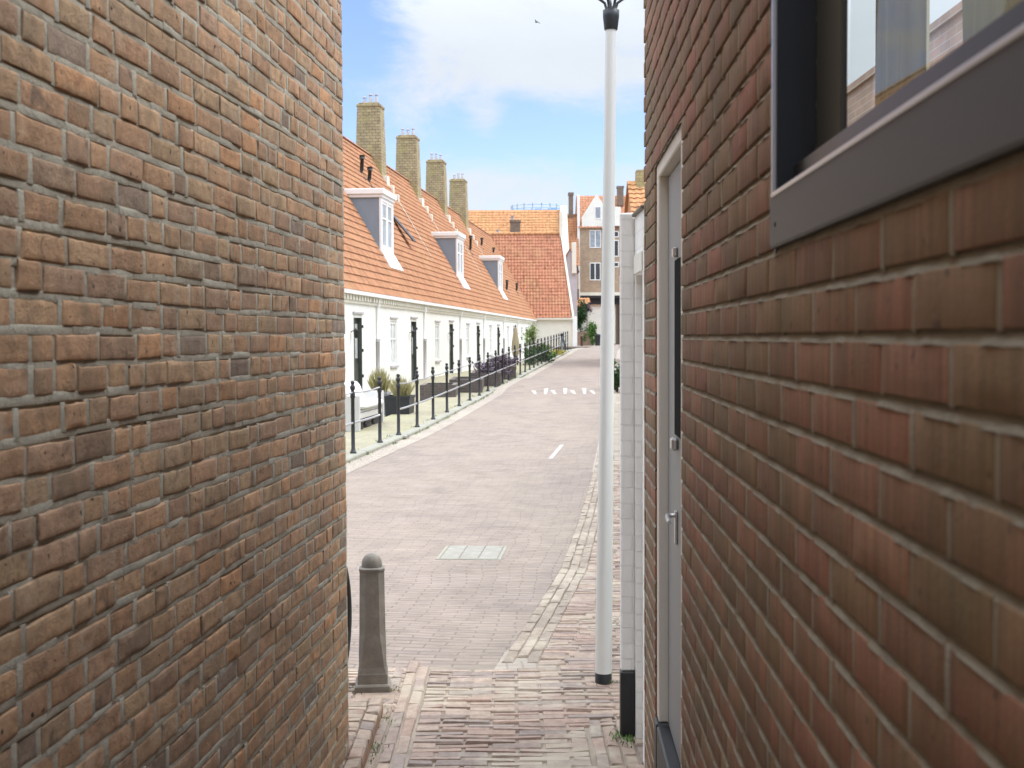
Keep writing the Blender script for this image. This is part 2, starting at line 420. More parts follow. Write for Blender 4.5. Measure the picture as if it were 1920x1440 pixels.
# a lighter sandy strip at the foot of the railing kerb
mb = strip((.126,.24,.42), 8, 64, .004, zf=rz, extra=(30.2,31.6,36,37.4)); tag(mb.build('kerb_gutter', M['gutter']), kind='structure')
# kerb stones below the railing, forecourt
mb = MB(); k = 0; y = 8.0
while y < 64.5:
    L = .98
    for a in (0,):
        x0, x1 = fx(y), fx(y+L-.015); z0, z1 = g(y), g(y+L)
        j = R.uniform(-.008,.008)
        P = [[(x0-.02+j,y,z0-.1),(x0-.02+j,y,z0+.055),(x0+.115+j,y,z0+.055),(x0+.13+j,y,z0+.04),(x0+.13+j,y,z0-.1)],
             [(x1-.02+j,y+L-.015,z1-.1),(x1-.02+j,y+L-.015,z1+.055),(x1+.115+j,y+L-.015,z1+.055),(x1+.13+j,y+L-.015,z1+.04),(x1+.13+j,y+L-.015,z1-.1)]]
        mb.grid(P, 0, False); mb.quad(P[0]); mb.quad(P[1][::-1])
    y += L
tag(mb.build('kerb', M['concrete']), kind='structure')
mb = strip((-1.0,-.02), 8, 64.5, .05); tag(mb.build('forecourt_edge', M['forecourt']), kind='structure')
mb = strip((-9.0,-1.0), 8, 94, .046, zf=lambda y: 0.0); tag(mb.build('forecourt', M['forecourt']), kind='structure')
# right pavement base sheet
rows = []
for y in [-6,4,5.85,5.96,6.5,7.12,7.8,8.42,9.5,10.9,13,14.9,18,22,30,40,65]:
    xl = (-3.2 if y < 5.9 else gx(y)+.18)
    rows.append([(xl, y, g(y)-.008), (xl*.4+.8, y, g(y)-.008), (4.2+.1*y, y, g(y)-.008)])
mb = MB(); mb.grid(rows, 0, False); tag(mb.build('pavement_bed', M['sand']), kind='structure')

# individually laid pavers
def paver_mat():
    s = N('clinker_paver'); a = s.n('ShaderNodeAttribute', attribute_name='Col'); co = s.coord()
    col = s.mix(1.0, a.outputs['Color'], s.ramp(s.noise(co, 22, 5, .7), [(.25,(.68,.66,.64)),(.75,(1.28,1.25,1.2))]), 'MULTIPLY')
    col = s.mix(s.ramp(s.noise(co, 1.7, 6, .7), [(.5,(0,0,0)),(.64,(.85,.85,.85))]), col, (.47,.41,.32))
    s.bump(s.noise(co, 70, 4, .7), .45, .005)
    return s.out(col, .8, spec=.3)
M['paver'] = paver_mat()
PV, PQ, PC = [], [], []
def paver(x0, x1, y0, y1, z, col, cor=None):
    e = .005; cor = cor or ((x0,y0),(x1,y0),(x1,y1),(x0,y1)); cxm = sum(c[0] for c in cor)/4; cym = sum(c[1] for c in cor)/4; t = R.uniform(-.0035,.0035); ta = R.uniform(-.003,.003); tb = R.uniform(-.003,.003); b = len(PV)
    j = lambda: R.uniform(-.0022,.0022)
    for (x, y) in cor:
        PV.append((x+j(), y+j(), z-.03)); PC.append(col)
    for (x, y) in cor:
        PV.append((x+j(), y+j(), z+t-.007)); PC.append(col)
    for i, (x, y) in enumerate([(x+(e if x < cxm else -e), y+(e if y < cym else -e)) for x, y in cor]):
        PV.append((x+j(), y+j(), z+t+(ta if i in (1,2) else -ta)+(tb if i > 1 else -tb))); PC.append(col)
    PQ.append((b+8,b+9,b+10,b+11))
    for i in range(4):
        k2 = (i+1) % 4
        PQ.append((b+i,b+k2,b+4+k2,b+4+i)); PQ.append((b+4+i,b+4+k2,b+8+k2,b+8+i))
pal = [(.345,.275,.23),(.32,.25,.215),(.365,.295,.25),(.285,.23,.205),(.325,.26,.215),(.375,.31,.255),(.335,.25,.21),(.275,.23,.21)]
def pcol(): 
    c = R.choice(pal); k = R.uniform(.95,1.2); c = (c[0], c[1]*.98, c[2]*.95); return tuple(x*k for x in c)
y = 2.0; r = 0
while y < 16:                                  # courses across the alley and the right pavement
    w = .052 if y < 6.2 else .058
    xl = -.40 if y < 5.85 else gx(y)+.185
    xr = (.62 if y < 4.5 else .30 if y < 5.0 else .50+.13*(y-4.8))
    x = xl-(R.uniform(.0,.1) if y > 5.85 else .105*(r % 2))
    off = .012*math.sin(y*2.1)
    while x < xr:
        a = max(x, xl); b = min(x+.205, xr)
        if b-a > .03: paver(a, b-.006, y+off+.012*math.sin(x*3+y), y+off+w-.0045+.012*math.sin(x*3+y), g(y), pcol())
        x += .209
    y += w; r += 1
y = 2.0
while y < 5.8:                                 # lengthwise courses beside the ledge and beside the wall
    for i in range(3):
        yy = y+(.1 if i % 2 else 0); x = -.405-.056*(i+1)
        paver(x, x+.05, yy, yy+.2, 0.0, pcol())
    y += .207
y = 4.45
while y < 5.0:
    for i in range(4):
        x = .31+.056*i; paver(x, x+.05, y+(.1 if i % 2 else 0), y+.2+(.1 if i % 2 else 0), 0.0, pcol())
    y += .207
y = 5.05                                       # border between ledge, bollard and road
while y < 5.9:
    x = -3.0
    while x < -.56:
        if y > 5.2: paver(x, x+.2, y, y+.05, 0.0, pcol())
        x += .208
    y += .057
y = 6.0                                          # gutter: three lengthwise rows following the curve
while y < 21:
    for i in range(3):
        yy = y+(.1 if i == 1 else 0); a0 = gx(yy)+.062*i; a1 = gx(yy+.2)+.062*i; c = sc(R.choice([(.325,.27,.215),(.30,.25,.205),(.335,.28,.225),(.295,.245,.20)]), R.uniform(.9,1.08))
        paver(0,0,0,0, g(y)+.004, c, ((a0,yy),(a0+.057,yy),(a1+.057,yy+.2),(a1,yy+.2)))
    y += .205
o = np_mesh('pavement', PV, PQ, [M['paver']], col=np.array(PC), smooth=False); tag(o, kind='structure')
# raised brick ledge under the old wall corner
PV, PQ, PC = [], [], []
y = 4.2
while y < 5.06:
    for i in range(6):
        x = -.60-.21*i
        if i == 0:
            paver(-.607, -.553, y, y+.098, .075, sc(pcol(),1.0))
        paver(x-.215, x-.012, y, y+.05, .07, pcol()); paver(x-.215, x-.012, y+.054, y+.103, .07, pcol())
    y += .107
lb = np_mesh('step_bricks', PV, PQ, [M['paver']], col=np.array(PC), smooth=False)
mb = MB(); mb.box(-1.9,-.556,4.0,5.17,-.05,.058); 
ledge = mb.build('brick_ledge', M['brickplain']); tag(ledge, 'low raised brick ledge running from old wall to stone bollard', 'ledge')
lb.parent = ledge; lb.name = 'edging_bricks'

# ------------------------------------------------------------------ old brick wall on the left
def lx(y): return -.9665+.08*y
LD = Vector((.08,1,0)).normalized(); LN = Vector((LD.y,-LD.x,0))   # wall direction, outward normal (+x)
def brick_patches(items, nu=9, nv=6, depth=.03, rr=.006, amp=.0028, edge=.003, seed=1):
    """items: (s0,s1,z0,z1,out,tilt,color); returns arrays in (s,out,z)"""
    u = np.linspace(-1,1,nu); v = np.linspace(-1,1,nv)
    U, Vv = np.meshgrid(u, v, indexing='ij')
    nb = len(items); A = np.array([[i[0],i[1],i[2],i[3],i[4],i[5]] for i in items])
    C = np.array([i[6] for i in items])
    hs = (A[:,1]-A[:,0])/2; cs = (A[:,1]+A[:,0])/2; hz = (A[:,3]-A[:,2])/2; cz = (A[:,3]+A[:,2])/2
    def prm(n, h):          # distance-based rows: tight at the edges, even inside -> (nb,n) signed offsets
        inner = np.linspace(-1, 1, n-4)[None]*(h[:,None]-rr); e0 = -h[:,None]; 
        return np.concatenate([e0, e0+.3*rr, inner, -e0-.3*rr, -e0], 1)
    pu = prm(nu, np.maximum(hs, rr*1.3)); pv = prm(nv, np.maximum(hz, rr*1.3))
    pu = np.clip(pu, -hs[:,None], hs[:,None]); pv = np.clip(pv, -hz[:,None], hz[:,None])
    OU = np.repeat(pu, nv, 1); OV = np.tile(pv, (1, nu))
    Su = OU/hs[:,None]
    S = cs[:,None]+OU; Z = cz[:,None]+OV
    du = hs[:,None]-np.abs(OU); dv = hz[:,None]-np.abs(OV)
    D = np.minimum(np.minimum(du, dv), rr)/rr
    out = A[:,4][:,None]+rr*(np.sqrt(np.clip(1-(1-D)**2,0,1))-1)+A[:,5][:,None]*OU
    P = np.stack([S, out*0, Z], -1).reshape(-1,3); idb = np.repeat(np.arange(nb), nu*nv)
    Q3 = P*1.0; Q3[:,1] = idb*.37
    n1 = vnoise(Q3*np.array([14,1,14]), seed); n2 = vnoise(Q3*np.array([45,1,45]), seed+1); n3 = vnoise(Q3*np.array([9,1,9])+50, seed+2)
    on = (np.minimum(du,dv) < 1e-6).ravel()
    o = out.ravel()+amp*(n1+.6*n2)-np.clip(n3-.6,0,1)*.008*(D.ravel() < .99)
    n4 = vnoise(Q3*np.array([85,1,85])+31, seed+5)
    s_ = S.ravel()+edge*n1*np.where(on,1,.3)+edge*.5*n2*on+edge*.35*n4*on; z_ = Z.ravel()+edge*vnoise(Q3*np.array([11,1,11])+9, seed+3)*np.where(on,1,.3)+edge*.4*n2*on+edge*.3*n4*on
    front = np.stack([s_, o, z_], -1).reshape(nb, nu, nv, 3)
    # skirt going back into the wall
    bi = [(i,0) for i in range(nu)]+[(nu-1,j) for j in range(1,nv)]+[(i,nv-1) for i in range(nu-2,-1,-1)]+[(0,j) for j in range(nv-2,0,-1)]
    bidx = np.array([i*nv+j for i,j in bi]); fl = front.reshape(nb, nu*nv, 3)
    sk = fl[:, bidx].copy(); sk[:,:,1] -= depth
    ALL = np.concatenate([fl, sk], 1); per = nu*nv+len(bi)
    q = [(i*nv+j, (i+1)*nv+j, (i+1)*nv+j+1, i*nv+j+1) for i in range(nu-1) for j in range(nv-1)]
    m = len(bi); q += [(bidx[k], nu*nv+k, nu*nv+(k+1) % m, bidx[(k+1) % m]) for k in range(m)]
    q = np.array(q); Q = (q[None]+(np.arange(nb)*per)[:,None,None]).reshape(-1,4)
    return ALL.reshape(-1,3), Q, np.repeat(C, per, 0)

pal_old = [((.48,.285,.17),5),((.45,.26,.16),5),((.39,.235,.155),4),((.46,.30,.185),4),((.33,.215,.155),3),((.52,.26,.13),1.8),((.22,.165,.13),.6),((.44,.31,.19),2),((.38,.275,.185),2)]
_mean = np.array([.42,.25,.158]); pal_old = [(tuple((np.array(c)*.55+_mean*.45)*np.array([1.01,1.07,1.06])), k) for c, k in pal_old]
pw = np.array([p[1] for p in pal_old]); pw = pw/pw.sum()
items = []; lumps = []; P0 = .060
LH = 4.3; LY1 = 4.48
k0 = -int((H+.02)/P0)
for k in range(k0, int((LH-H)/P0)):
    zb = H+.0207+k*P0
    s = -1.6+R.uniform(-.1,.0)
    while s < LY1:
        q = R.random()
        L = R.uniform(.172,.192) if q < .48 else R.uniform(.085,.108) if q < .80 else R.uniform(.12,.15)
        e = min(s+L, LY1+R.uniform(-.004,.004))
        if LY1-e < .05: e = LY1+R.uniform(-.005,.005)
        if e-s > .02:
            w = .0035*math.sin(s*1.3+k*.9)+.003*math.sin(s*3.1+k*2.2); th = R.uniform(.0450,.0492)
            c = pal_old[int(rng.choice(len(pal_old), p=pw))][0]; kk = R.uniform(.95,1.25)
            o0 = R.uniform(-.0015,.0025)
            if R.random() < .02: o0 = -R.uniform(.001,.003); c = (.27,.205,.16)
            gp = R.uniform(.011,.017); lumps.append((e-gp-.004, e+.004, zb+w-.004, zb+w+th+.004, R.uniform(-.0026,-.0002), R.uniform(-.02,.02), (.3,.3,.3)))
            items.append((s, e-gp, zb+w, zb+w+th+R.uniform(-.001,.001), o0, R.uniform(-.012,.012), tuple(x*kk for x in c)))
        s = e
        if e >= LY1-.01: break
    s = -1.6
    while s < LY1-.01:
        e = min(s+R.uniform(.07,.19), LY1-.002); m_ = (s+e)/2
        w = .0035*math.sin(m_*1.3+k*.9)+.003*math.sin(m_*3.1+k*2.2)
        lumps.append((s-.003, e+.003, zb+w-.0160, zb+w+.0035, R.uniform(-.0030,-.0004), R.uniform(-.008,.008), (.3,.3,.3))); s = e
V1, Q1, C1 = brick_patches(items, 13, 9, .03, .0034, .0014, .0046, 3)
VL, QL, CL_ = brick_patches(lumps, 8, 7, .012, .0028, .0012, .0026, 40)
# mortar bed sheet
ns, nz = 300, 220
S, Z = np.meshgrid(np.linspace(-1.7, LY1-.004, ns), np.linspace(0, LH, nz), indexing='ij')
PP = np.stack([S.ravel(), S.ravel()*0, Z.ravel()], -1)
o_ = -.0065+.0016*vnoise(PP*np.array([22,1,30]), 21)
V2 = np.stack([S.ravel(), o_, Z.ravel()], -1)
ii = np.arange((ns-1)*nz).reshape(ns-1, nz)[:, :-1].ravel()
Q2 = np.stack([ii, ii+nz, ii+nz+1, ii+1], -1)+len(V1)
# body of the house behind the brick skin
def body(pts_s, z0, z1, d0, d1):
    a, b = pts_s
    v = [(a,d0,z0),(b,d0,z0),(b,d1,z0),(a,d1,z0),(a,d0,z1),(b,d0,z1),(b,d1,z1),(a,d1,z1)]
    f = [(0,3,2,1),(4,5,6,7),(0,1,5,4),(1,2,6,5),(2,3,7,6),(3,0,4,7)]
    return np.array(v, float), np.array(f)
V3, Q3 = body((-6, LY1-.012), 0, LH, -.03, -4.5); Q3 = Q3+len(V1)+len(V2); QL = QL+len(V1)+len(V2)+len(V3)
VA = np.concatenate([V1, V2, V3, VL])
def to_left(V):
    W = np.empty_like(V); base = np.array([lx(0),0])
    # s is measured along world y
    W[:,0] = lx(V[:,0])+LN.x*V[:,1]; W[:,1] = V[:,0]+LN.y*V[:,1]; W[:,2] = V[:,2]; return W
lx_ = lx
mi = np.concatenate([np.zeros(len(Q1)), np.ones(len(Q2)), np.full(len(Q3), 2), np.ones(len(QL))])
col = np.concatenate([C1, np.full((len(V2)+len(V3)+len(VL),3), .3)])
ow = np_mesh('old_brick_house', to_left(VA), np.concatenate([Q1,Q2,Q3,QL]), [M['oldbrick'], M['mortar'], M['brickplain']], mi, col)
tag(ow, 'weathered old house wall of uneven orange and brown bricks with thick grey mortar', 'brick house')

# ------------------------------------------------------------------ brown brick building on the right
def rx(y): return .3217+.037*y
RD = Vector((.037,1,0)).normalized(); RN = Vector((-RD.y, RD.x, 0))   # outward normal (-x)
def to_right(V):
    V = np.asarray(V, float); W = np.empty_like(V)
    W[:,0] = rx(V[:,0])+RN.x*V[:,1]; W[:,1] = V[:,0]+RN.y*V[:,1]; W[:,2] = V[:,2]; return W
RH = 3.35; RY1 = 4.51; PH = .0625; BL = .2156
WIN = (.35, 1.812, 1.7275, 3.05); DOOR = (3.18, 4.04, 0.0, 2.1665)
rb = thing('brown_brick_house', 'smooth brown brick house with dark framed window and beige door frame', 'brick house', (0,0,0))
items = []; lumps = []
pal_new = [(.285,.138,.084),(.26,.142,.084),(.235,.145,.079),(.29,.13,.083),(.25,.132,.084),(.255,.156,.087),(.295,.148,.09)]
for k in range(-int(H/PH)-1, int((RH-H)/PH)+1):
    zb = H+k*PH+.005; zt = zb+PH-.0115
    if zt < 0: continue
    ivs = [(-.6, RY1)]
    for (a,b,c,d) in (WIN, DOOR):
        if zt > c+.004 and zb < d-.004:
            ivs = [p for (s,e) in ivs for p in ((s,min(e,a)),(max(s,b),e)) if p[1]-p[0] > .02]
    ph = 1.2196+(BL/2 if k % 2 == 0 else 0)
    for (a,b) in ivs:
        n0 = math.floor((a-ph)/BL)
        while ph+n0*BL < b:
            s = max(a, ph+n0*BL); e = min(b, ph+(n0+1)*BL); n0 += 1
            if e-s < .025: continue
            c = R.choice(pal_new); kk = R.uniform(.85,1.18)
            gap0 = R.uniform(.0045,.0062) if s > a+.001 else 0; gap1 = R.uniform(.0045,.0062) if e < b-.001 else 0
            if e < b-.001: lumps.append((e-.0056, e+.0056, zb-.003, zt+.001, R.uniform(-.0008,.0012), R.uniform(-.02,.02), (.3,.3,.3)))
            items.append((s+gap0, e-gap1, zb+R.uniform(-.0006,.0006), zt+R.uniform(-.0008,.0008), R.uniform(-.0006,.0008)+(.003 if e > RY1-.001 and k % 2 else 0), R.uniform(-.004,.004), tuple(x*kk for x in c)))
V1, Q1, C1 = brick_patches(items, 9, 7, .03, .0016, .0004, .0009, 8)
VL, QL, CL_ = brick_patches(lumps, 6, 7, .012, .0022, .0006, .0010, 60)
# mortar: struck joints, deep under the upper brick and flush above the lower one
V2, Q2 = [], []
for k in range(-int(H/PH)-1, int((RH-H)/PH)+1):
    zm = H+k*PH
    ivs = [(-.6, RY1-.003)]
    for (a,b,c,d) in (WIN, DOOR):
        if zm > c+.001 and zm < d-.006:
            ivs = [p for (s,e) in ivs for p in ((s,min(e,a-.002)),(max(s,b+.002),e)) if p[1]-p[0] > .02]
    for (a,b) in ivs:
        n = max(2, int((b-a)/.03))
        for i in range(n):
            s0 = a+(b-a)*i/n; s1 = a+(b-a)*(i+1)/n
            f0 = .0016*math.sin(s0*37+k*5)+.0012*math.sin(s0*91+k); f1 = .0016*math.sin(s1*37+k*5)+.0012*math.sin(s1*91+k)
            q = len(V2)
            V2 += [(s0,.0006+f0*.6,zm-.0085+f0*.5),(s1,.0006+f1*.6,zm-.0085+f1*.5),(s1,-.0058,zm+.0045),(s0,-.0058,zm+.0045),
                   (s1,-.005,zm+PH-.006),(s0,-.005,zm+PH-.006)]
            V2 += [(s1,-.0055,zm+.0068),(s0,-.0055,zm+.0068)]
            Q2 += [(q,q+1,q+2,q+3),(q+3,q+2,q+6,q+7),(q+7,q+6,q+4,q+5)]
V2 = np.array(V2); Q2 = np.array(Q2)+len(V1)
# solid body pieces around the openings (thickness .25)
def bodies(lst, off):
    Vs, Qs = [], []
    for (a,b,z0,z1,d0,d1) in lst:
        v, q = body((a,b), z0, z1, d0, d1); Qs.append(q+off); off += 8; Vs.append(v)
    return np.concatenate(Vs), np.concatenate(Qs)
T0, T1 = -.022, -.06
lst = [(-6,WIN[0],0,RH,T0,-.10),(WIN[0],WIN[1],0,WIN[2],T0,-.10),(WIN[0],WIN[1],WIN[3],RH,T0,-.10),
       (WIN[1],DOOR[0],0,RH,T0,-.07),(DOOR[0],DOOR[1],DOOR[3],RH,T0,-.13),(DOOR[1],RY1-.004,0,RH,T0,-.13),
       (4.40,RY1-.006,0,RH,-.132,-.62),        # end wall to the street
       (-6,4.39,-.02,.02,-.132,-.62), (-6,4.39,RH-.15,RH-.002,-.132,-.62),    # floor and ceiling
       (-6,1.6,.02,RH-.15,-.625,-.64), (1.6,4.398,.02,1.2,-.625,-.64), (1.6,4.398,2.95,RH-.15,-.625,-.64), (-.9,-.8,.02,RH-.15,-.132,-.62)]
V3, Q3 = bodies(lst, len(V1)+len(V2))
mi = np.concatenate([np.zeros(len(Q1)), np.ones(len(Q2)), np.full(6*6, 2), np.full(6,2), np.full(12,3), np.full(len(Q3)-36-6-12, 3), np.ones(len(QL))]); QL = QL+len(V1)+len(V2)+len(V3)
col = np.concatenate([C1, np.full((len(V2)+len(V3)+len(VL),3), .3)])
np_mesh('wall', to_right(np.concatenate([V1,V2,V3,VL])), np.concatenate([Q1,Q2,Q3,QL]), [M['newbrick'], M['mortar2'], M['brownplain'], M['plasterroom']], mi, col, parent=rb)
def rbox(mb, s0, s1, o0, o1, z0, z1, mi=0, bev=0):
    b = len(mb.v); mb.box(s0, s1, o0, o1, z0, z1, mi, bev)
    P = to_right(np.array(mb.v[b:]))
    mb.v[b:] = [tuple(p) for p in P]
    # local axes (s,out) are left handed: flip
    return mb
# window
a,b,c,d = WIN
mb = MB(); 
rbox(mb, b-.014, b, -.055, .001, c+0.0825, d)                                          # jamb lining
rbox(mb, a, b, -.055, .001, d-.02, d)
rbox(mb, a, b-.014, -.10, -.056, d-.10, d)
rbox(mb, a, b-.014, -.085, -.024, c+0.0785, c+0.1205)                                     # bottom rail step
rbox(mb, a, a+.10, -.10, -.056, c+0.1205, d-.1)
win = mb.build('window', M['darkframe'], rb)
mb = MB(); rbox(mb, b-.165, b-.0145, -.066, -.0555, c+0.1215, d-.1, 0, .003); mb.build('stile', M['oliveframe'], win)
mb = MB(); rbox(mb, a, b+.004, -.085, .008, c+0.0020, c+0.0775, 0, .003); mb.build('sill', M['sill'], win)
mb = MB(); rbox(mb, a, b-.016, -.004, .0105, c+0.0745, c+0.0805, 0, .0015); rbox(mb, b-.004, b+.003, -.01, .006, c+0.0825, d); rbox(mb, a, b-.165, -.0645, -.06, c+0.1210, c+0.1265)
mb.build('metal_edge', M['alu'], win)
mb = MB(); rbox(mb, b+.0042, b+.016, -.02, -.001, c-.01, d); mb.build('sealant_gap', M['blackpaint'], win)
mb = MB(); rbox(mb, b-.045, b-.038, .008, .0095, c+0.0300, c+0.0360); mb.build('screw', M['blackpaint'], win)
mb = MB(); P = to_right(np.array([(a+.1,-.0655,c+0.1205),(b-.16,-.0655,c+0.1205),(b-.16,-.088,d-.1),(a+.1,-.088,d-.1)])); mb.quad(P[::-1]); mb.build('pane', M['glass'], win)
# door in its recess
a,b,c,d = DOOR
mb = MB()
rbox(mb, b-.075, b-.004, -.10, -.006, .34, d-.003, 0, .004); rbox(mb, a+.004, a+.075, -.10, -.006, .34, d-.003, 0, .004)
rbox(mb, a+.0755, b-.0755, -.10, -.006, d-.052, d-.003, 0, .004)
dr = mb.build('door', M['beige'], rb)
mb = MB(); rbox(mb, a+.076, b-.076, -.10, -.036, .34, d-.057, 0, .003); lf = mb.build('leaf', M['greydoor'], dr)
mb = MB(); rbox(mb, a+.15, b-.33, -.035, -.0325, 1.305, 1.83, 0, .001); mb.build('dark_glass', M['blackglass'], dr)
mb = MB()
rbox(mb, b-.40, b-.35, -.035, -.022, 1.836, 1.866, 0, .004); mb.build('fitting', M['alu'], dr); mb = MB()
rbox(mb, b-.42, b-.36, -.035, -.016, 1.262, 1.300, 0, .006); mb.build('fitting', M['alu'], dr)
mb = MB(); rbox(mb, b-.40, b-.37, -.0355, -.028, .98, 1.08, 0, .002)
P = to_right(np.array([(b-.385,-.03,1.065),(b-.385,-.006,1.065),(b-.43,-.003,1.063),(b-.49,-.003,1.06)])); mb.tube(P, .0065, 8); mb.build('handle', M['alu'], dr)
mb = MB(); rbox(mb, b-.085, b+.002, -.11, .004, .0, .339, 0, .006); rbox(mb, a, a+.085, -.11, .004, 0, .339, 0, .006); rbox(mb, a+.086, b-.086, -.11, .002, 0, .335, 0, .006)
mb.build('door_plinth', M['blackpaint'], rb)
mb = MB(); rbox(mb, a-.01, b+.006, -.03, -.004, d-.0025, d+.003); mb.build('lintel_shadow', M['blackpaint'], dr)  # black strip standing in for the shadow gap over the door frame
# curtains at the far side of the room
def curtain(y0, y1, xw, z0, z1, label):
    mb = MB(); n = 40
    rows = []
    for z in np.linspace(z0, z1, 12):
        pinch = 1-.05*math.exp(-((z-2.0)/.35)**2)
        rows.append([(xw+.016*math.sin(i*1.35)+.01*math.sin(i*.6+z), (y0+y1)/2+(y1-y0)/2*pinch*(2*i/n-1), z) for i in range(n+1)])
    mb.grid(rows, 0, True)
    o = mb.build('curtain', M['curtain']); tag(o, label, 'curtain', 'curtains inside the brown house'); return o
curtain(2.995, 3.345, 1.0, .6, 3.15, 'beige curtain between two bright sky strips behind the dark framed window')
curtain(1.3, 2.76, 1.0, .6, 3.15, 'wide beige curtain at right behind the dark framed window')
# brick neighbour seen through that room
mb = MB(); mb.box(3.0, 6.5, 4.2, 15, 0, 3.74); mb.box(2.97, 6.53, 4.17, 15.03, 3.741, 3.80)
tag(mb.build('brick_outbuilding', M['lowbrick']), 'plain pale red brick wall seen through the dark framed window', 'outbuilding')

# ------------------------------------------------------------------ white painted wall with gate and pier
ww = thing('white_garden_wall', 'white painted brick wall with pier, black plinth and narrow gate', 'garden wall', (.485,4.52,0))
def lb_(mb, x0,x1,y0,y1,z0,z1,mi=0,bev=0): mb.box(x0-.485,x1-.485,y0-4.52,y1-4.52,z0,z1,mi,bev)
mb = MB(); lb_(mb,.487,.74,4.517,4.57,0,2.07); lb_(mb,.487,.74,4.571,4.82,1.84,2.07); lb_(mb,.56,.74,4.572,4.82,0,1.838); lb_(mb,.487,.74,4.821,5.1,0,2.07)
mb.build('wall', M['whitebrick'], ww)
mb = MB(); lb_(mb,.431,.4868,4.86,4.905,.265,2.09,0,.006); mb.build('pier', M['whitebrick'], ww)
mb = MB(); lb_(mb,.428,.4866,4.852,4.905,0,.264,0,.006); mb.build('plinth', M['blackpaint'], ww)
mb = MB(); lb_(mb,.474,.76,4.517,4.85,2.0705,2.086,0,.004); mb.build('coping', M['stone'], ww)
mb = MB(); lb_(mb,.481,.4865,4.56,4.845,1.845,1.92,0,.002); mb.build('gate_lintel', M['plaster'], ww)
mb = MB(); lb_(mb,.535,.559,4.573,4.818,.03,1.836,0,.003); gt = mb.build('gate', M['whitepaint'], ww)
mb = MB(); lb_(mb,.515,.534,4.60,4.612,1.0,1.12,0,.003); mb.build('latch', M['steel'], gt)
# wall continuing along the street behind the pier
mb = MB(); P=[(.50,5.11),(.66,5.11),(4.0,36.0),(3.6,36.0)]
b0=[(x,y,0) for x,y in P]; t0=[(x,y,2.0) for x,y in P]
mb.quad(t0); mb.quad([b0[0],b0[3],t0[3],t0[0]]); mb.quad([b0[1],t0[1],t0[2],b0[2]]); mb.quad([b0[0],t0[0],t0[1],b0[1]]); mb.quad([b0[3],b0[2],t0[2],t0[3]])
P=[(1.05,5.15),(1.21,5.15),(4.6,34.0),(4.44,34.0)]
mb = MB(); b0=[(x,y,-.1) for x,y in P]; t0=[(x,y,1.9) for x,y in P]
mb.quad(t0); mb.quad([b0[0],b0[3],t0[3],t0[0]]); mb.quad([b0[1],t0[1],t0[2],b0[2]]); mb.quad([b0[0],t0[0],t0[1],b0[1]]); mb.quad([b0[3],b0[2],t0[2],t0[3]])
tag(mb.build('boundary_wall', M['plaster']), 'long plain white wall set back behind the street lamp', 'boundary wall')

# ------------------------------------------------------------------ street lamp
lamp = thing('street_lamp', 'tall slim pale grey lamp post with black collar beside white pier', 'street lamp', (.417,5.64,0))
lamp.rotation_euler = (0,.0135,0); lamp.location.z = -.03
mb = MB(); mb.lathe([(.0385,0),(.0385,.07),(.036,.075)], n=20); mb.build('foot', M['blackpaint'], lamp)
mb = MB(); mb.lathe([(.0392,.0752),(.0380,.5),(.0350,1.0),(.0318,1.5),(.0300,1.9),(.0268,2.4),(.0243,3.05)], n=24); mb.build('pole', M['pole'], lamp)
mb = MB(); mb.lathe([(.0,3.025),(.029,3.027),(.0305,3.03),(.037,3.085),(.0375,3.115),(.030,3.118),(.02,3.13),(0,3.132)], n=20); mb.build('collar', M['lampblack'], lamp)
for i in range(5):
    a = 2*PI*i/5+.31; ca, sa = math.cos(a), math.sin(a)
    mb = MB()
    if i < 3: pts = [(.018*ca,.018*sa,3.11),(.03*ca,.03*sa,3.15),(.055*ca,.055*sa,3.17),(.085*ca,.085*sa,3.185),(.10*ca,.10*sa,3.23),(.10*ca,.10*sa,3.32)]
    else: pts = [(.015*ca,.015*sa,3.11),(.025*ca,.025*sa,3.15),(.04*ca,.04*sa,3.18),(.075*ca,.075*sa,3.2),(.10*ca,.10*sa,3.23),(.10*ca,.10*sa,3.32)]
    mb.tube(pts, .0065, 7); mb.build('bracket', M['lampblack'], lamp)
mb = MB(); mb.lathe([(0,3.30),(.10,3.31),(.115,3.33),(.15,3.62),(.14,3.63)], n=20); mb.build('lantern', M['milk'], lamp)
mb = MB(); mb.lathe([(.16,3.625),(.165,3.64),(.10,3.74),(.03,3.79),(0,3.80)], n=20); mb.build('lantern_cap', M['lampblack'], lamp)

# ------------------------------------------------------------------ stone bollard
bo = thing('stone_bollard', 'weathered grey stone bollard with domed top beside old brick wall', 'bollard', (-.643,5.56,0), .1)
def octo(mb, lv, mi=0, smooth=False):
    rows = []
    for (h, c, z) in lv:
        rows.append([(h,-h+c,z),(h,h-c,z),(h-c,h,z),(-h+c,h,z),(-h,h-c,z),(-h,-h+c,z),(-h+c,-h,z),(h-c,-h,z)])
    mb.grid(rows, mi, smooth, True); b = len(mb.v)-8
    mb.f.append(tuple(b+i for i in range(8))); mb.m.append(mi); mb.sm.append(False)
mb = MB(); octo(mb, [(.080,.004,-.05),(.080,.004,.026),(.076,.006,.032),(.069,.005,.036),(.068,.004,.078),(.066,.006,.084),(.062,.010,.11),(.0615,.020,.20),(.059,.026,.26),(.0555,.026,.540),(.058,.024,.548),(.058,.024,.556),(.05,.022,.560)])
mb.build('shaft', M['stone'], bo)
mb = MB(); mb.lathe([(.047,.558),(.047,.572),(.044,.590),(.034,.608),(.018,.619),(0,.622)], n=20); mb.build('dome', M['stone'], bo)

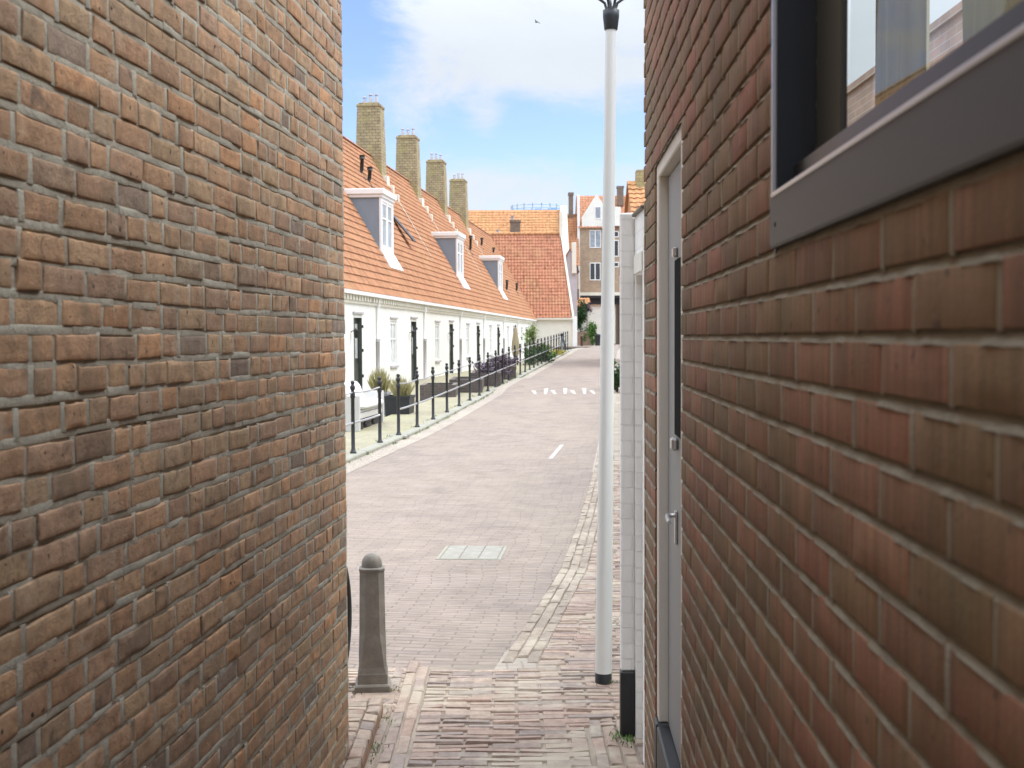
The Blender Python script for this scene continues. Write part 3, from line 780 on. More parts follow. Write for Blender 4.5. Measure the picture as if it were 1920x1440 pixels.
# ------------------------------------------------------------------ bicycles
def bicycle(label, paint, loc, rotz, steer, group=None):
    b = thing('bicycle', label, 'bicycle', loc, rotz, group)
    rw = .335
    def wheel(x, y, rot):
        mb = MB(); mb.ring((0,0,0), rw, .021, 'Y', 40, 8); w = mb.build('wheel', M['rubber'], b); w.location = (x,y,rw+.02); w.rotation_euler = (0,0,rot)
        mb = MB(); mb.ring((0,0,0), rw-.028, .010, 'Y', 36, 6); mb.build('rim', M['steel'], w)
        mb = MB(); mb.tube([(0,-.04,0),(0,.04,0)], .022, 8)
        for i in range(18):
            a = 2*PI*i/18; mb.tube([(0,.02*(1 if i%2 else -1),0),((rw-.03)*math.cos(a),0,(rw-.03)*math.sin(a))], .0018, 4)
        mb.build('spokes', M['steel'], w)
        return w
    wheel(0,0,steer); wheel(-1.08,0,0)
    z0 = rw+.02
    hx = -.10
    mb = MB(); mb.tube([(-1.08,0,z0),(-.60,0,.30),(-.20,0,.70)], .017, 8); mb.tube([(-.60,0,.30),(-.74,0,.80)], .017, 8); mb.tube([(-.72,0,.74),(-1.08,.02,z0)], .010, 6); mb.tube([(-.72,0,.74),(-.17,0,.82)], .016, 8); mb.tube([(-.22,0,.66),(-.15,0,.90)], .02, 8)
    mb.build('frame', paint, b)
    cs, sn = math.cos(steer), math.sin(steer)
    mb = MB(); mb.tube([(-.20,0,.70),(-.10,.045*cs,.52),(0,.05*cs,z0)], .012, 6); mb.tube([(-.20,0,.70),(-.10,-.045*cs,.52),(0,-.05*cs,z0)], .012, 6); mb.build('fork', paint, b)
    mb = MB(); mb.tube([(-.15,0,.90),(-.14,0,1.0)], .012, 8)
    P = [(-.30,-.17),(-.20,-.165),(-.14,-.10),(-.12,0),(-.14,.10),(-.20,.165),(-.30,.17)]
    mb.tube([(-.14+(x+.14)*cs-y*sn, (x+.14)*sn+y*cs, 1.02) for x,y in P], .011, 8); mb.build('handlebar', M['steel'], b)
    mb = MB(); mb.tube([(-.90,0,.86),(-.80,0,.87),(-.68,0,.86),(-.60,0,.85)], [.07,.085,.04,.02], 10); mb.tube([(-.74,0,.8),(-.76,0,.86)], .013, 6); mb.build('saddle', M['rubber'], b)
    mb = MB(); mb.ring((-.60,.03,.30), .09, .006, 'Y', 20, 5); mb.tube([(-.60,.02,.30),(-.60,.06,.30),(-.53,.07,.16)], .008, 6); mb.tube([(-.60,-.02,.30),(-.60,-.06,.30),(-.67,-.07,.44)], .008, 6); mb.build('crank', M['steel'], b)
    return b
bk = bicycle('black bicycle whose front tyre peeks out behind the old brick wall', M['bikeblack'], (-.752,4.86,.085), 0.0, 1.44)
bicycle('dark blue grey bicycle parked at the far end of the black railing', M['bikeblue'], (2.45,58.5,g(58.5)+.05), 1.45, .3)

# ------------------------------------------------------------------ railing
def post(parent, x, y, z):
    mb = MB()
    mb.lathe([(.045,0),(.045,.02),(.032,.03),(.030,.05),(.026,.055),(.025,.74),(.032,.75),(.034,.77),(.034,.80),(.03,.815),(.022,.83),(.022,.85),(.034,.862),(.036,.885),(.034,.905),(.022,.92),(.020,.93),(.030,.945),(.028,.965),(.012,.978),(0,.98)], n=12)
    return mb.build('post', M['iron'], parent, (x,y,z))
def railing(label, ys):
    y0 = ys[0]; r = thing('iron_railing', label, 'railing', (fx(y0)+.02,y0,g(y0)+.055), 0, 'black railings along the forecourt')
    first = None; ox, oy, oz = fx(y0)+.02, y0, g(y0)+.055
    pts = []
    for y in ys:
        p = (fx(y)+.02-ox, y-oy, g(y)+.055-oz); pts.append(p)
        if first is None: first = post(r, *p)
        else:
            c = first.copy(); COL.objects.link(c); c.parent = r; c.location = p
    for hgt, rad, m in ((.82,.0115,M['steel']),(.41,.016,M['steel'])):
        mb = MB(); pl = []
        for a, b in zip(pts, pts[1:]):
            for t in (0,.25,.5,.75): pl.append((a[0]+(b[0]-a[0])*t, a[1]+(b[1]-a[1])*t, a[2]+(b[2]-a[2])*t+hgt-.02*4*t*(1-t)*(1 if hgt > .5 else .3)))
        pl.append((pts[-1][0],pts[-1][1],pts[-1][2]+hgt)); mb.tube(pl, rad, 8); mb.build('rail', m, r)
    return r
railing('short near railing of black posts in front of the white bench', [13.3,14.9,16.45,18.12])
ra = railing('long black post railing climbing the kerb along white houses', [19.5+1.6*k for k in range(28)])
mb = MB(); mb.box(fx(19.5)-.14, fx(19.5)+.16, 19.3, 19.62, .02, .0585, 0, .006); tag(mb.build('concrete_slab', M['concrete']), 'small grey concrete slab under first post of long railing', 'slab')

# ------------------------------------------------------------------ pantiled roof surface
def tiles(mb, org, ud, sd, length, slope, tw=.21, gauge=.29, seg=5, amp=.020, lip=.042, mi=0):
    org = Vector(org); ud = Vector(ud).normalized(); sd = Vector(sd).normalized(); nd = ud.cross(sd).normalized()
    if nd.z < 0: nd = -nd
    nu = max(2, int(round(length/tw)))*seg; nc = max(1, int(round(slope/gauge))); gz = slope/nc
    prof = [amp*(math.sin(2*PI*i/seg)) for i in range(seg)]
    rows = []
    for c in range(nc):
        jit = [R.uniform(-.004,.004) for _ in range(nu//seg+2)]
        for (t, l) in ((.06, .002), (-.05, lip*.35), (-.06, lip), (.94, .004)):
            row = []
            for i in range(nu+1):
                u = length*i/nu
                row.append(org+ud*u+sd*(gz*(c+t))+nd*(l+prof[i % seg]+jit[i//seg]))
            rows.append(row)
    mb.grid(rows, mi, False)

# ------------------------------------------------------------------ row of white almshouses
ROT = -math.atan(.1057); CL = math.sqrt(1+.1057**2)
def hx(y): return -8.23+.1057*y
HL = 8.73*CL; HW = 3.77*CL ; EZ = 3.2; SLP = 1.72/CL
SD = Vector((-1,0,SLP)).normalized(); SL = HW*math.sqrt(1+SLP*SLP)
def on_roof(u, y, off=0.0):     # u metres in from the eave line
    n = Vector((SLP,0,1)).normalized(); return Vector((-u, y, EZ+SLP*u))+n*off
def wall_open(mb, y0, y1, z0, z1, ops, t=.25, mi=0):
    """front wall in the x=0 plane with openings (a,b,c,d)"""
    yc = sorted(set([y0,y1]+[q for o in ops for q in o[:2]])); zc = sorted(set([z0,z1]+[q for o in ops for q in o[2:]]))
    for a, b in zip(yc, yc[1:]):
        for c, d in zip(zc, zc[1:]):
            ym, zm = (a+b)/2, (c+d)/2
            if any(o[0] < ym < o[1] and o[2] < zm < o[3] for o in ops): continue
            mb.quad([(0,a,c),(0,b,c),(0,b,d),(0,a,d)], mi)
    for (a,b,c,d) in ops:
        mb.quad([(0,a,c),(0,a,d),(-t,a,d),(-t,a,c)], mi); mb.quad([(0,b,c),(-t,b,c),(-t,b,d),(0,b,d)], mi)
        mb.quad([(0,a,d),(0,b,d),(-t,b,d),(-t,a,d)], mi); mb.quad([(0,a,c),(-t,a,c),(-t,b,c),(0,b,c)], mi)
        mb.quad([(-t,a,c),(-t,b,c),(-t,b,d),(-t,a,d)], mi)
    mb.quad([(-2*HW,y0,z0),(-2*HW,y0,z1),(-2*HW,y1,z1),(-2*HW,y1,z0)], mi)
    mb.quad([(0,y0,z0),(0,y0,z1),(-HW,y0,z1+HW*SLP-.05),(-2*HW,y0,z1),(-2*HW,y0,z0)], mi)
    mb.quad([(0,y1,z0),(-2*HW,y1,z0),(-2*HW,y1,z1),(-HW,y1,z1+HW*SLP-.05),(0,y1,z1)], mi)

house_label = ['first white almshouse, mostly hidden behind the old brick wall corner',
 'nearest white almshouse with big white dormer and black framed door',
 'second white almshouse behind the black planter, with twin black roof vents and an open skylight',
 'third white almshouse, with the middle dormer of the row',
 'fourth white almshouse without dormer, below the third chimney from the left',
 'fifth white almshouse, with the smallest farthest dormer',
 'sixth white almshouse behind the closed parasol',
 'last white almshouse joining the red roofed end wing']
def almshouse(i):
    y0 = 28.4+8.73*i
    h = thing('white_terraced_house', house_label[i], 'terraced house', (hx(y0), y0, 0), ROT, 'row of white almshouses')
    wy, dy = 3.62*CL, 7.2*CL
    ops = [(wy-.52,wy+.52,.70,2.16),(dy-.5,dy+.5,.05,2.2)]
    mb = MB(); wall_open(mb, 0, HL, 0, EZ-.02, ops); mb.build('wall', M['plaster'], h)
    mb = MB(); tiles(mb, (.16,0,EZ-SLP*.16+.03), (0,1,0), SD, HL, SL+.16*math.sqrt(1+SLP**2)-.02)
    mb.quad([(-HW,0,EZ+SLP*HW),(-HW,HL,EZ+SLP*HW),(-2*HW-.1,HL,EZ-.15),(-2*HW-.1,0,EZ-.15)])
    rf = mb.build('roof', M['tile'], h)
    mb = MB(); n = 22
    for k in range(n):
        a = HL*k/n; b = HL*(k+1)/n-.01; zt = EZ+SLP*HW+.0
        rows = [[(-HW+.13*math.cos(t), yy, zt-.02+.11*math.sin(t)) for t in (0,.6,1.2,PI/2,1.94,2.5,PI)] for yy in (a,b)]
        mb.grid(rows, 0, True)
    mb.build('ridge_tiles', M['tile'], rf)
    mb = MB(); mb.box(.02,.20,.01,HL-.012,EZ-.36,EZ-.245,0,.01); mb.build('gutter', M['whitepaint'], h)
    mb = MB(); k = .12
    while k < HL-.1: mb.box(.004,.13,k,k+.13,EZ-.52,EZ-.365,0,.01); k += .36
    mb.box(.003,.05,.01,HL-.01,EZ-.60,EZ-.525); mb.build('eave_brackets', M['cream'], h)
    mb = MB(); mb.box(.0015,.0035,.01,HL-.01,EZ-.524,EZ-.36); mb.build('gap_band', M['gap_band'], h)  # thin dark olive band behind the brackets, darkens the gaps between them
    # door
    mb = MB(); mb.box(-.16,-.11,dy-.48,dy+.48,.06,2.19,0,.006)
    for s in (-1,1): mb.box(-.109,-.085,dy+s*.22-.19,dy+s*.22+.19,.16,.86,0,.006)
    mb.box(-.11,.015,dy-.495,dy-.44,.06,2.195,0,.004); mb.box(-.11,.015,dy+.44,dy+.495,.06,2.195,0,.004)
    d = mb.build('door', M['door'], h)
    mb = MB()
    for s in (-1,1): mb.box(-.109,-.096,dy+s*.22-.14,dy+s*.22+.14,1.02,2.02)
    mb.build('door_pane', M['palepane'], d)
    mb = MB(); mb.tube([(-.11,dy+.33,1.0),(-.05,dy+.33,1.0),(-.05,dy+.22,1.0)], .012, 6); mb.build('door_handle', M['iron'], d)
    for z in (.45,1.2,1.9):
        mb = MB(); mb.box(.0155,.05,dy+.45,dy+.55,z,z+.09,0,.006); mb.build('hinge', M['iron'], d)
    mb = MB(); mb.box(.002,.06,dy-.62,dy+.62,2.30,2.37,0,.01); mb.build('door_hood', M['greywall'], h)
    # window
    mb = MB()
    for (a,b,c,e) in ((wy-.515,wy-.455,.71,2.15),(wy+.455,wy+.515,.71,2.15),(wy-.03,wy+.03,.77,2.07),(wy-.454,wy+.454,.705,.769),(wy-.454,wy+.454,2.071,2.155),(wy-.454,wy-.031,1.55,1.59),(wy+.031,wy+.454,1.55,1.59)):
        mb.box(-.09,-.03,a,b,c,e,0,.004)
    w = mb.build('window', M['whitepaint'], h)
    mb = MB(); mb.box(-.075,-.065,wy-.46,wy+.46,.76,2.08); mb.build('pane', M['palepane'], w)
    mb = MB(); mb.box(.0,.07,wy-.6,wy+.6,.62,.695,0,.008); mb.build('sill', M['greywall'], w)
    mb = MB(); mb.box(.003,.05,wy-.6,wy+.6,2.24,2.30,0,.008); mb.build('window_hood', M['greywall'], w)
    # downpipe
    py = (.95 if i % 2 else .5)*CL
    mb = MB(); mb.tube([(.12,py,EZ-.36),(.10,py,EZ-.5),(.055,py,EZ-.72),(.055,py,1.56)], .045, 10); mb.lathe([(.05,0),(.075,.10),(.085,.2)], (.055,py,EZ-.62), 10)
    dp = mb.build('downpipe', M['whitepaint'], h)
    mb = MB(); mb.tube([(.055,py,1.55),(.055,py,.05)], .055, 10); mb.tube([(.055,py,1.57),(.055,py,1.50)], .075, 10); mb.build('pipe_shoe', M['greywall'], dp)
    # wall lantern beside the door
    mb = MB(); mb.tube([(.0,dy-.85,1.78),(.13,dy-.85,1.85)], .014, 6); mb.lathe([(.02,0),(.06,.05),(.075,.2),(.09,.21),(.02,.28),(0,.29)], (.15,dy-.85,1.6), 8); mb.build('wall_lantern', M['iron'], h)
    # dormer
    if i in (1,3,5):
        a, b = 5.30*CL, 7.32*CL; xf = -.78; zb = EZ+SLP*.78; zt = 6.56; xb = -(zt-EZ)/SLP-.1
        mb = MB()
        for yy in (a,b): mb.quad([(xf,yy,zb-.12),(xf,yy,zt),(xb,yy,zt)])
        mb.quad([(xf,a,zt),(xf,b,zt),(xb,b,zt),(xb,a,zt)])
        dm = mb.build('dormer', M['zinc'], h)
        mb = MB(); mb.box(xb-.05,xf+.16,a-.13,b+.13,zt+.002,zt+.20,0,.02); mb.box(xb-.02,xf+.10,a-.07,b+.07,zt-.10,zt+.001,0,.015); mb.build('cornice', M['whitepaint'], dm)
        mb = MB(); W_ = b-a
        for (p,q,r_,s_) in ((a-.02,a+.15,zb,zt-.101),(b-.15,b+.02,zb,zt-.101),(a+.151,b-.151,zb,zb+.22),(a+.151,b-.151,zt-.22,zt-.101),((a+b)/2-.06,(a+b)/2+.06,zb+.221,zt-.221)):
            mb.box(xf-.03,xf+.05,p,q,r_,s_,0,.006)
        for s_ in (a+.151,(a+b)/2+.061):
            e = s_+W_/2-.212
            for (p,q,r_,t_) in ((s_,s_+.07,zb+.221,zt-.221),(e-.07,e,zb+.221,zt-.221),(s_+.0705,e-.0705,zb+.221,zb+.31),(s_+.0705,e-.0705,zt-.30,zt-.221),(s_+.0705,e-.0705,(zb+zt)/2+.2,(zb+zt)/2+.25)): mb.box(xf-.02,xf+.025,p,q,r_,t_,0,.004)
        mb.build('dormer_frame', M['whitepaint'], dm)
        mb = MB(); mb.box(xf-.015,xf-.005,a+.14,b-.14,zb+.2,zt-.2); mb.build('dormer_pane', M['pane'], dm)
        mb = MB(); p0 = on_roof(.80,a-.03,.10); p1 = on_roof(.80,b+.03,.10); p2 = on_roof(.46,b+.14,.085); p3 = on_roof(.46,a-.10,.085)
        mb.quad([p0,p1,p2,p3]); mb.quad([on_roof(.78,a-.03,.0),on_roof(.50,a-.08,.0),p3,p0]); mb.quad([p1,on_roof(.78,b+.03,0),on_roof(.50,b+.12,0),p2]); mb.quad([p3,p2,on_roof(.48,b+.12,0),on_roof(.48,a-.08,0)])
        for yy in (a-.045,b+.015):
            q0 = on_roof(.72,yy,.05); q1 = on_roof(1.98,yy,.05); mb.quad([q0,q1,q1+Vector((0,.03,0)),q0+Vector((0,.03,0))]); r0 = q0-Vector((.04,0,-.07)); 
        mb.build('flashing', M['whitepaint'], dm)
    # chimney on the far party wall
    if 2 <= i <= 5:
        cy = HL; zr = EZ+SLP*HW
        mb = MB(); rows = []
        for (wx,wy2,z) in ((.60,.54,zr-1.1),(.57,.50,zr+.3),(.52,.46,zr+1.9),(.50,.45,zr+2.12)):
            rows.append([(-HW+wx,cy-wy2,z),(-HW+wx,cy+wy2,z),(-HW-wx,cy+wy2,z),(-HW-wx,cy-wy2,z)])
        mb.grid(rows, 0, False, True)
        mb.box(-HW-.54,-HW+.54,cy-.49,cy+.49,zr+2.121,zr+2.26,0,.02); mb.box(-HW-.46,-HW+.46,cy-.42,cy+.42,zr+2.261,zr+2.33,0,.02)
        ch = mb.build('chimney', M['chimney'], h)
        for k, dx in enumerate((-.27,.0,.27)):
            hh = R.uniform(.18,.30)
            mb = MB(); mb.lathe([(.075,0),(.07,hh),(.06,hh+.01)], (-HW+dx,cy,zr+2.325), 10); mb.lathe([(.10,hh+.09),(.10,hh+.12),(0,hh+.16)], (-HW+dx,cy,zr+2.325), 10)
            for q in range(3): mb.tube([(-HW+dx+.065*math.cos(q*2.1),cy+.065*math.sin(q*2.1),zr+2.325+hh),(-HW+dx+.065*math.cos(q*2.1),cy+.065*math.sin(q*2.1),zr+2.325+hh+.1)], .008, 4)
            mb.build('chimney_pot', M['greywall'], ch)
        mb = MB()
        for q in range(3):
            u1 = HW-.58-.22*q; u0 = u1-.22
            a_ = on_roof(u0,cy-.50+.06*q,.10); lift = .40-.07*q
            mb.box(-u1,-u0+.02,cy-.12-(.30 if q < 1 else 0),cy+.06,EZ+SLP*u0-.1,EZ+SLP*u1-.02+max(.0,lift*.25),0,.02)
        q0 = on_roof(.9,cy,.07)
        p = [on_roof(HW-1.2,cy-.10,.075),on_roof(HW-1.2,cy+.05,.075),on_roof(HW-2.7,cy+.01,.07),on_roof(HW-2.7,cy-.05,.07)]; mb.quad(p)
        mb.build('mortar_fillet', M['cream'], ch)
    if i < 7:
        pass
    # roof vents and skylight
    for (hi, u, yy, hh, n) in ((2,2.86,2.6,.62,1),(2,2.72,3.35,.5,1),(5,2.12,1.9,.8,1),(6,2.72,3.0,.45,1),(6,.92,2.2,.6,1),(7,1.05,1.3,.5,1),(7,2.7,.8,.3,1)):
        if hi == i:
            p = on_roof(u, yy*CL, -.05); mb = MB()
            mb.tube([p, p+Vector((.10,0,.18)), p+Vector((.12,0,hh))], .075, 10); mb.tube([p+Vector((.12,0,hh)), p+Vector((.12,0,hh+.14))], .11, 10)
            mb.tube([p+Vector((.05,0,.04)), p+Vector((.25,0,-.24))], .05, 8)
            mb.build('roof_vent', M['iron'], h)
    if i == 2:
        mb = MB(); yc = 3.95*CL
        p0 = on_roof(2.0,yc-.35,.06); p1 = on_roof(2.0,yc+.35,.06); p2 = on_roof(1.25,yc+.35,.32); p3 = on_roof(1.25,yc-.35,.32); n_ = Vector((SLP,0,1)).normalized()*.05
        for pts in ([p0,p1,p2,p3],[p0+n_,p1+n_,p2+n_,p3+n_],[p0,p3,p3+n_,p0+n_],[p1,p2,p2+n_,p1+n_],[p2,p3,p3+n_,p2+n_]): mb.quad(pts)
        mb.build('skylight', M['iron'], h)
    return h
for i in range(8): almshouse(i)

# ------------------------------------------------------------------ end wing with red roof facing the camera
def leaning_roof(mb, x0, x1e, x1r, y0, z0, y1, z1, tw=.24, gauge=.30, mi=0):
    """front slope from eave (y0,z0) to ridge (y1,z1); right verge leans from x1e to x1r"""
    nc = int(math.hypot(y1-y0,z1-z0)/gauge); seg = 4; n = Vector((0,-(z1-z0),(y1-y0))).normalized()
    if n.z < 0: n = -n
    rows = []
    for c in range(nc):
        for t, l in ((.06,.002),(-.05,.014),(-.06,.042),(.94,.004)):
            f = max(0,(c+t)/nc); xr = x1e+(x1r-x1e)*f; nt = int((x1e-x0)/tw)
            row = []
            for k in range(nt*seg+1):
                x = min(x0+k*tw/seg, xr); o = .03*math.sin(2*PI*(k % seg)/seg)+l
                row.append((x+n.x*o, y0+(y1-y0)*f+n.y*o, z0+(z1-z0)*f+n.z*o))
            rows.append(row)
    mb.grid(rows, mi, False)
wg = thing('end_wing_house', 'white house with red pantiled roof closing the almshouse row', 'house', (0,94.3,0))
mb = MB()
mb.quad([(-5,0,.0),(4.72,0,.0),(4.72,0,3.25),(-5,0,3.25)]); mb.quad([(4.72,0,0),(4.9,7.8,0),(4.9,7.8,3.25),(3.98,3.86,9.75),(4.72,0,3.25)]); mb.quad([(-5,7.8,0),(-5,7.8,3.25),(4.9,7.8,3.25),(4.9,7.8,0)])
mb.build('wall', M['cream'], wg)
mb = MB(); leaning_roof(mb, -6, 4.66, 3.92, -.1, 3.1, 3.86, 9.84); mb.quad([(-6,3.86,9.8),(3.92,3.86,9.8),(4.9,7.9,3.1),(-6,7.9,3.1)])
rf = mb.build('roof', M['tilered'], wg)
mb = MB()
for k in range(24): mb.tube([(-6+.42*k,3.86,9.86),(-6+.42*k+.40,3.86,9.86)], .13, 10)
mb.build('ridge_tiles', M['tileorange'], rf)
mb = MB(); mb.box(1.0,4.7,-.26,-.1,2.95,3.07,0,.01); mb.build('gutter', M['cream'], wg)
mb = MB(); mb.box(4.66,5.02,-.12,.3,0,3.2,0,.01); mb.build('corner_pilaster', M['whitepaint'], wg)
mb = MB(); mb.grid([[(4.64,-.12,3.2),(4.80,-.12,3.25),(4.80,.12,3.25)],[(3.90,3.8,9.95),(4.05,3.8,9.98),(4.05,4.0,9.98)]],0,False); mb.box(3.85,4.12,3.6,4.2,9.6,11.6,0,.02); mb.build('verge', M['cream'], wg)

def gable_house(name, label, cat, x0, x1, y0, y1, z0, ze, zr, mwall, mroof, tile=True, group=None, along='X', tw=.3, gz=.34):
    t = thing(name, label, cat, (x0, y0, 0), 0, group); W = x1-x0; D = y1-y0
    mb = MB()
    if along == 'X':
        ym = D/2
        mb.quad([(0,0,z0),(W,0,z0),(W,0,ze),(0,0,ze)]); mb.quad([(0,D,z0),(0,D,ze),(W,D,ze),(W,D,z0)])
        for x in (0,W): mb.quad([(x,0,z0),(x,0,ze),(x,ym,zr-.04),(x,D,ze),(x,D,z0)])
        mb.build('wall', mwall, t); mb = MB()
        sl = math.hypot(ym+.2,(zr-ze)*(ym+.2)/ym); sd = (0, ym, zr-ze); k = .2/ym*(zr-ze)
        tiles(mb, (-.12,-.2,ze-k+.02), (1,0,0), sd, W+.24, sl, tw, gz)
        mb.quad([(-.12,ym,zr),(W+.12,ym,zr),(W+.12,D+.2,ze-k),(-.12,D+.2,ze-k)])
    else:
        xm = W/2
        mb.quad([(0,0,z0),(0,0,ze),(0,D,ze),(0,D,z0)]); mb.quad([(W,0,z0),(W,D,z0),(W,D,ze),(W,0,ze)])
        for y in (0,D): mb.quad([(0,y,z0),(W,y,z0),(W,y,ze),(xm,y,zr-.04),(0,y,ze)])
        mb.build('wall', mwall, t); mb = MB(); k = .2/xm*(zr-ze); sl = math.hypot(xm+.2,(zr-ze)*(xm+.2)/xm)
        tiles(mb, (-.2,-.12,ze-k+.02), (0,1,0), (xm,0,zr-ze), D+.24, sl, tw, gz)
        mb.quad([(xm,-.12,zr),(xm,D+.12,zr),(W+.2,D+.12,ze-k),(W+.2,-.12,ze-k)])
    rf = mb.build('roof', mroof, t)
    return t, rf
def wpart(parent, x0, x1, z0, z1, y=-.02, arch=False, nx=2, frame=M['whitepaint'], pane=M['darkpane'], name='window'):
    """window on a wall facing -y in parent coordinates"""
    mb = MB(); f = .07
    mb.box(x0,x0+f,y-.03,y+.03,z0,z1); mb.box(x1-f,x1,y-.03,y+.03,z0,z1); mb.box(x0+f,x1-f,y-.03,y+.03,z0,z0+f*1.3); mb.box(x0+f,x1-f,y-.03,y+.03,z1-f*1.3,z1)
    for k in range(1,nx):
        xm = x0+(x1-x0)*k/nx; mb.box(xm-.05,xm+.05,y-.028,y+.03,z0+f*1.3,z1-f*1.3)
    w = mb.build(name, frame, parent)
    mb = MB()
    for k in range(nx):
        a = x0+(x1-x0)*k/nx+.06; b = x0+(x1-x0)*(k+1)/nx-.06
        if arch:
            c = (a+b)/2; r = (b-a)/2; zz = z1-f*1.3-r
            mb.quad([(a,y-.032,z0+.1),(b,y-.032,z0+.1)]+[(c+r*math.cos(t),y-.032,zz+r*math.sin(t)*1.15) for t in np.linspace(0,PI,9)])
        else: mb.quad([(a,y-.005,z0+.05),(b,y-.005,z0+.05),(b,y-.005,z1-.05),(a,y-.005,z1-.05)])
    mb.build('pane', pane, w)
    return w
# big orange roofed house behind the wing
bh, bhr = gable_house('orange_roofed_house', 'large house with long lichen orange roof rising behind the red roof', 'house', -16, 4.6, 112, 126, .8, 6.2, 13.9, M['redbrick'], M['tileorange'], tw=.34, gz=.36)
mb = MB(); mb.grid([[(20.72,-.3,5.9),(21.35,-.3,5.9)],[(20.72,-.3,6.6),(21.35,-.3,6.6)],[(20.72,6.8,14.3),(21.35,6.8,14.3)],[(20.72,7.2,14.3),(21.35,7.2,14.3)]],0,False)
mb.quad([(20.72,-.3,.8),(21.35,-.3,.8),(21.35,-.3,6.6),(20.72,-.3,6.6)]); mb.quad([(21.35,-.3,.8),(21.35,14,.8),(21.35,14,6.6),(21.35,7,14.3),(21.35,-.3,6.6)]); mb.quad([(20.72,-.3,5.9),(20.72,-.3,6.6),(20.72,7,14.3),(20.72,7,13.6)])
mb.build('gable_parapet', M['cream'], bh)
mb = MB(); mb.box(15.9,16.85,3.4,4.3,8.6,12.4); mb.box(15.84,16.91,3.34,4.36,12.401,12.62); c_ = mb.build('chimney', M['darkchimney'], bh)
mb = MB(); mb.lathe([(.14,0),(.12,.4),(.16,.42),(0,.5)], (16.1,3.85,12.62), 8); mb.build('chimney_pot', M['greywall'], c_)
mb = MB(); mb.tube([(14.9,3.2,9.4),(14.9,3.2,11.2)], .1, 8); mb.tube([(14.9,3.2,11.2),(14.7,3.2,11.7)], .14, 8); mb.build('roof_vent', M['greywall'], bh)
# chimney at far left of that roof
# grey gable house directly right of the wing
gh, _ = gable_house('grey_gabled_house', 'narrow grey rendered house just right of the red roof verge', 'house', 4.35, 5.55, 104, 110, .8, 7.6, 9.1, M['greywall'], M['tilered'], along='Y')
mb = MB(); mb.box(.75,1.12,-.3,.3,7.0,9.6,0,.02); mb.build('chimney', M['cream'], gh)
# orange red narrow house
oh, _ = gable_house('orange_brick_house', 'tall narrow orange red brick house beside the white corner pipe', 'house', 5.25, 6.32, 116, 124, .8, 8.6, 13.6, M['gatebrick'], M['tile'], tw=.26)
mb = MB(); mb.box(.35,.78,3.6,4.4,12.6,15.4); mb.box(.30,.83,3.55,4.45,15.401,15.65); mb.build('chimney', M['darkchimney'], oh)
# gatehouse bridging the street end
gt = thing('gatehouse', 'brown brick gatehouse with white pointed gable over a dark passage', 'gatehouse', (6.45,118,0))
mb = MB(); mb.box(.12,7.2,0,7,5.6,12.25,0); mb.box(4.1,7.2,.02,7,.8,5.599,0)
mb.build('wall', M['gatebrick'], gt)
mb = MB(); mb.box(.13,4.1,-.04,7,5.35,5.59,0); mb.box(.13,4.09,.35,.6,4.75,5.349); mb.build('passage_shade', M['darkwood'], gt)  # dark slab and drop board stand in for the passage ceiling shadow
mb = MB(); mb.box(.125,7.1,-.06,-.002,5.60,5.90); mb.build('string_course', M['cream'], gt)
mb = MB(); tiles(mb, (-.05,-.25,12.05), (1,0,0), (0,3.5,3.3), 7.4, 5.1, .3, .34); mb.quad([(-.05,3.4,15.5),(7.35,3.4,15.5),(7.35,7.2,12),(-.05,7.2,12)]); mb.quad([(0,0,12.2),(0,7,12.2),(0,3.4,15.45)]); mb.quad([(7.2,0,12.2),(7.2,7,12.2),(7.2,3.4,15.45)]); mb.build('roof', M['tilered'], gt)
mb = MB(); F=[(.32,12.1),(3.15,12.1),(3.15,13.1),(1.73,15.3),(.32,13.1)]
mb.quad([(x,-.12,z) for x,z in F]); mb.grid([[(x,-.12,z) for x,z in F+F[:1]],[(x,3.0,z) for x,z in F+F[:1]]],0,False); gg = mb.build('white_gable', M['plaster'], gt)
w = wpart(gt, 1.55, 2.15, 12.9, 14.1, -.14, pane=M['pane'], nx=1)
wpart(gt, 1.05, 2.15, 10.15, 11.85, -.03, True, 2, pane=M['pane']); wpart(gt, 1.05, 2.1, 7.05, 8.75, -.03, False, 2)
wpart(gt, 3.1, 3.85, 11.15, 11.75, -.03, nx=1); wpart(gt, 3.1, 3.85, 9.3, 10.9, -.03, nx=1); wpart(gt, 3.1, 3.85, 8.3, 8.8, -.03, nx=1)
mb = MB(); mb.box(-.12,.118,-.10,.2,5.3,15.2,0,.02); mb.build('corner_pipe', M['whitepaint'], gt)
mb = MB(); mb.box(3.9,4.5,2,2.8,14.4,16.1); mb.box(3.85,4.55,1.95,2.85,16.101,16.3); mb.build('chimney', M['darkchimney'], gt)
mb = MB(); mb.box(2.9,4.0,-.5,-.05,12.2,14.0,0,.02); mb.build('white_dormer', M['plaster'], gt)
# pale house behind the passage
bp, _ = gable_house('pale_house', 'pale house wall seen through the dark passage of the gatehouse', 'house', 4.5, 14, 134, 142, .8, 5.2, 7.5, M['plaster'], M['tilered'])
wpart(bp, 2.2, 3.2, 1.8, 3.2, -.03)
# low house with small orange roof
lh, _ = gable_house('low_outhouse', 'low cream outhouse with small orange roof behind dark climbers', 'outhouse', 5.3, 6.85, 108, 112, .8, 4.15, 5.1, M['cream'], M['tileorange'], tw=.26)
mb = MB(); mb.box(.45,.72,1.5,2.0,4.7,5.9,0,.01); mb.build('chimney', M['darkchimney'], lh)
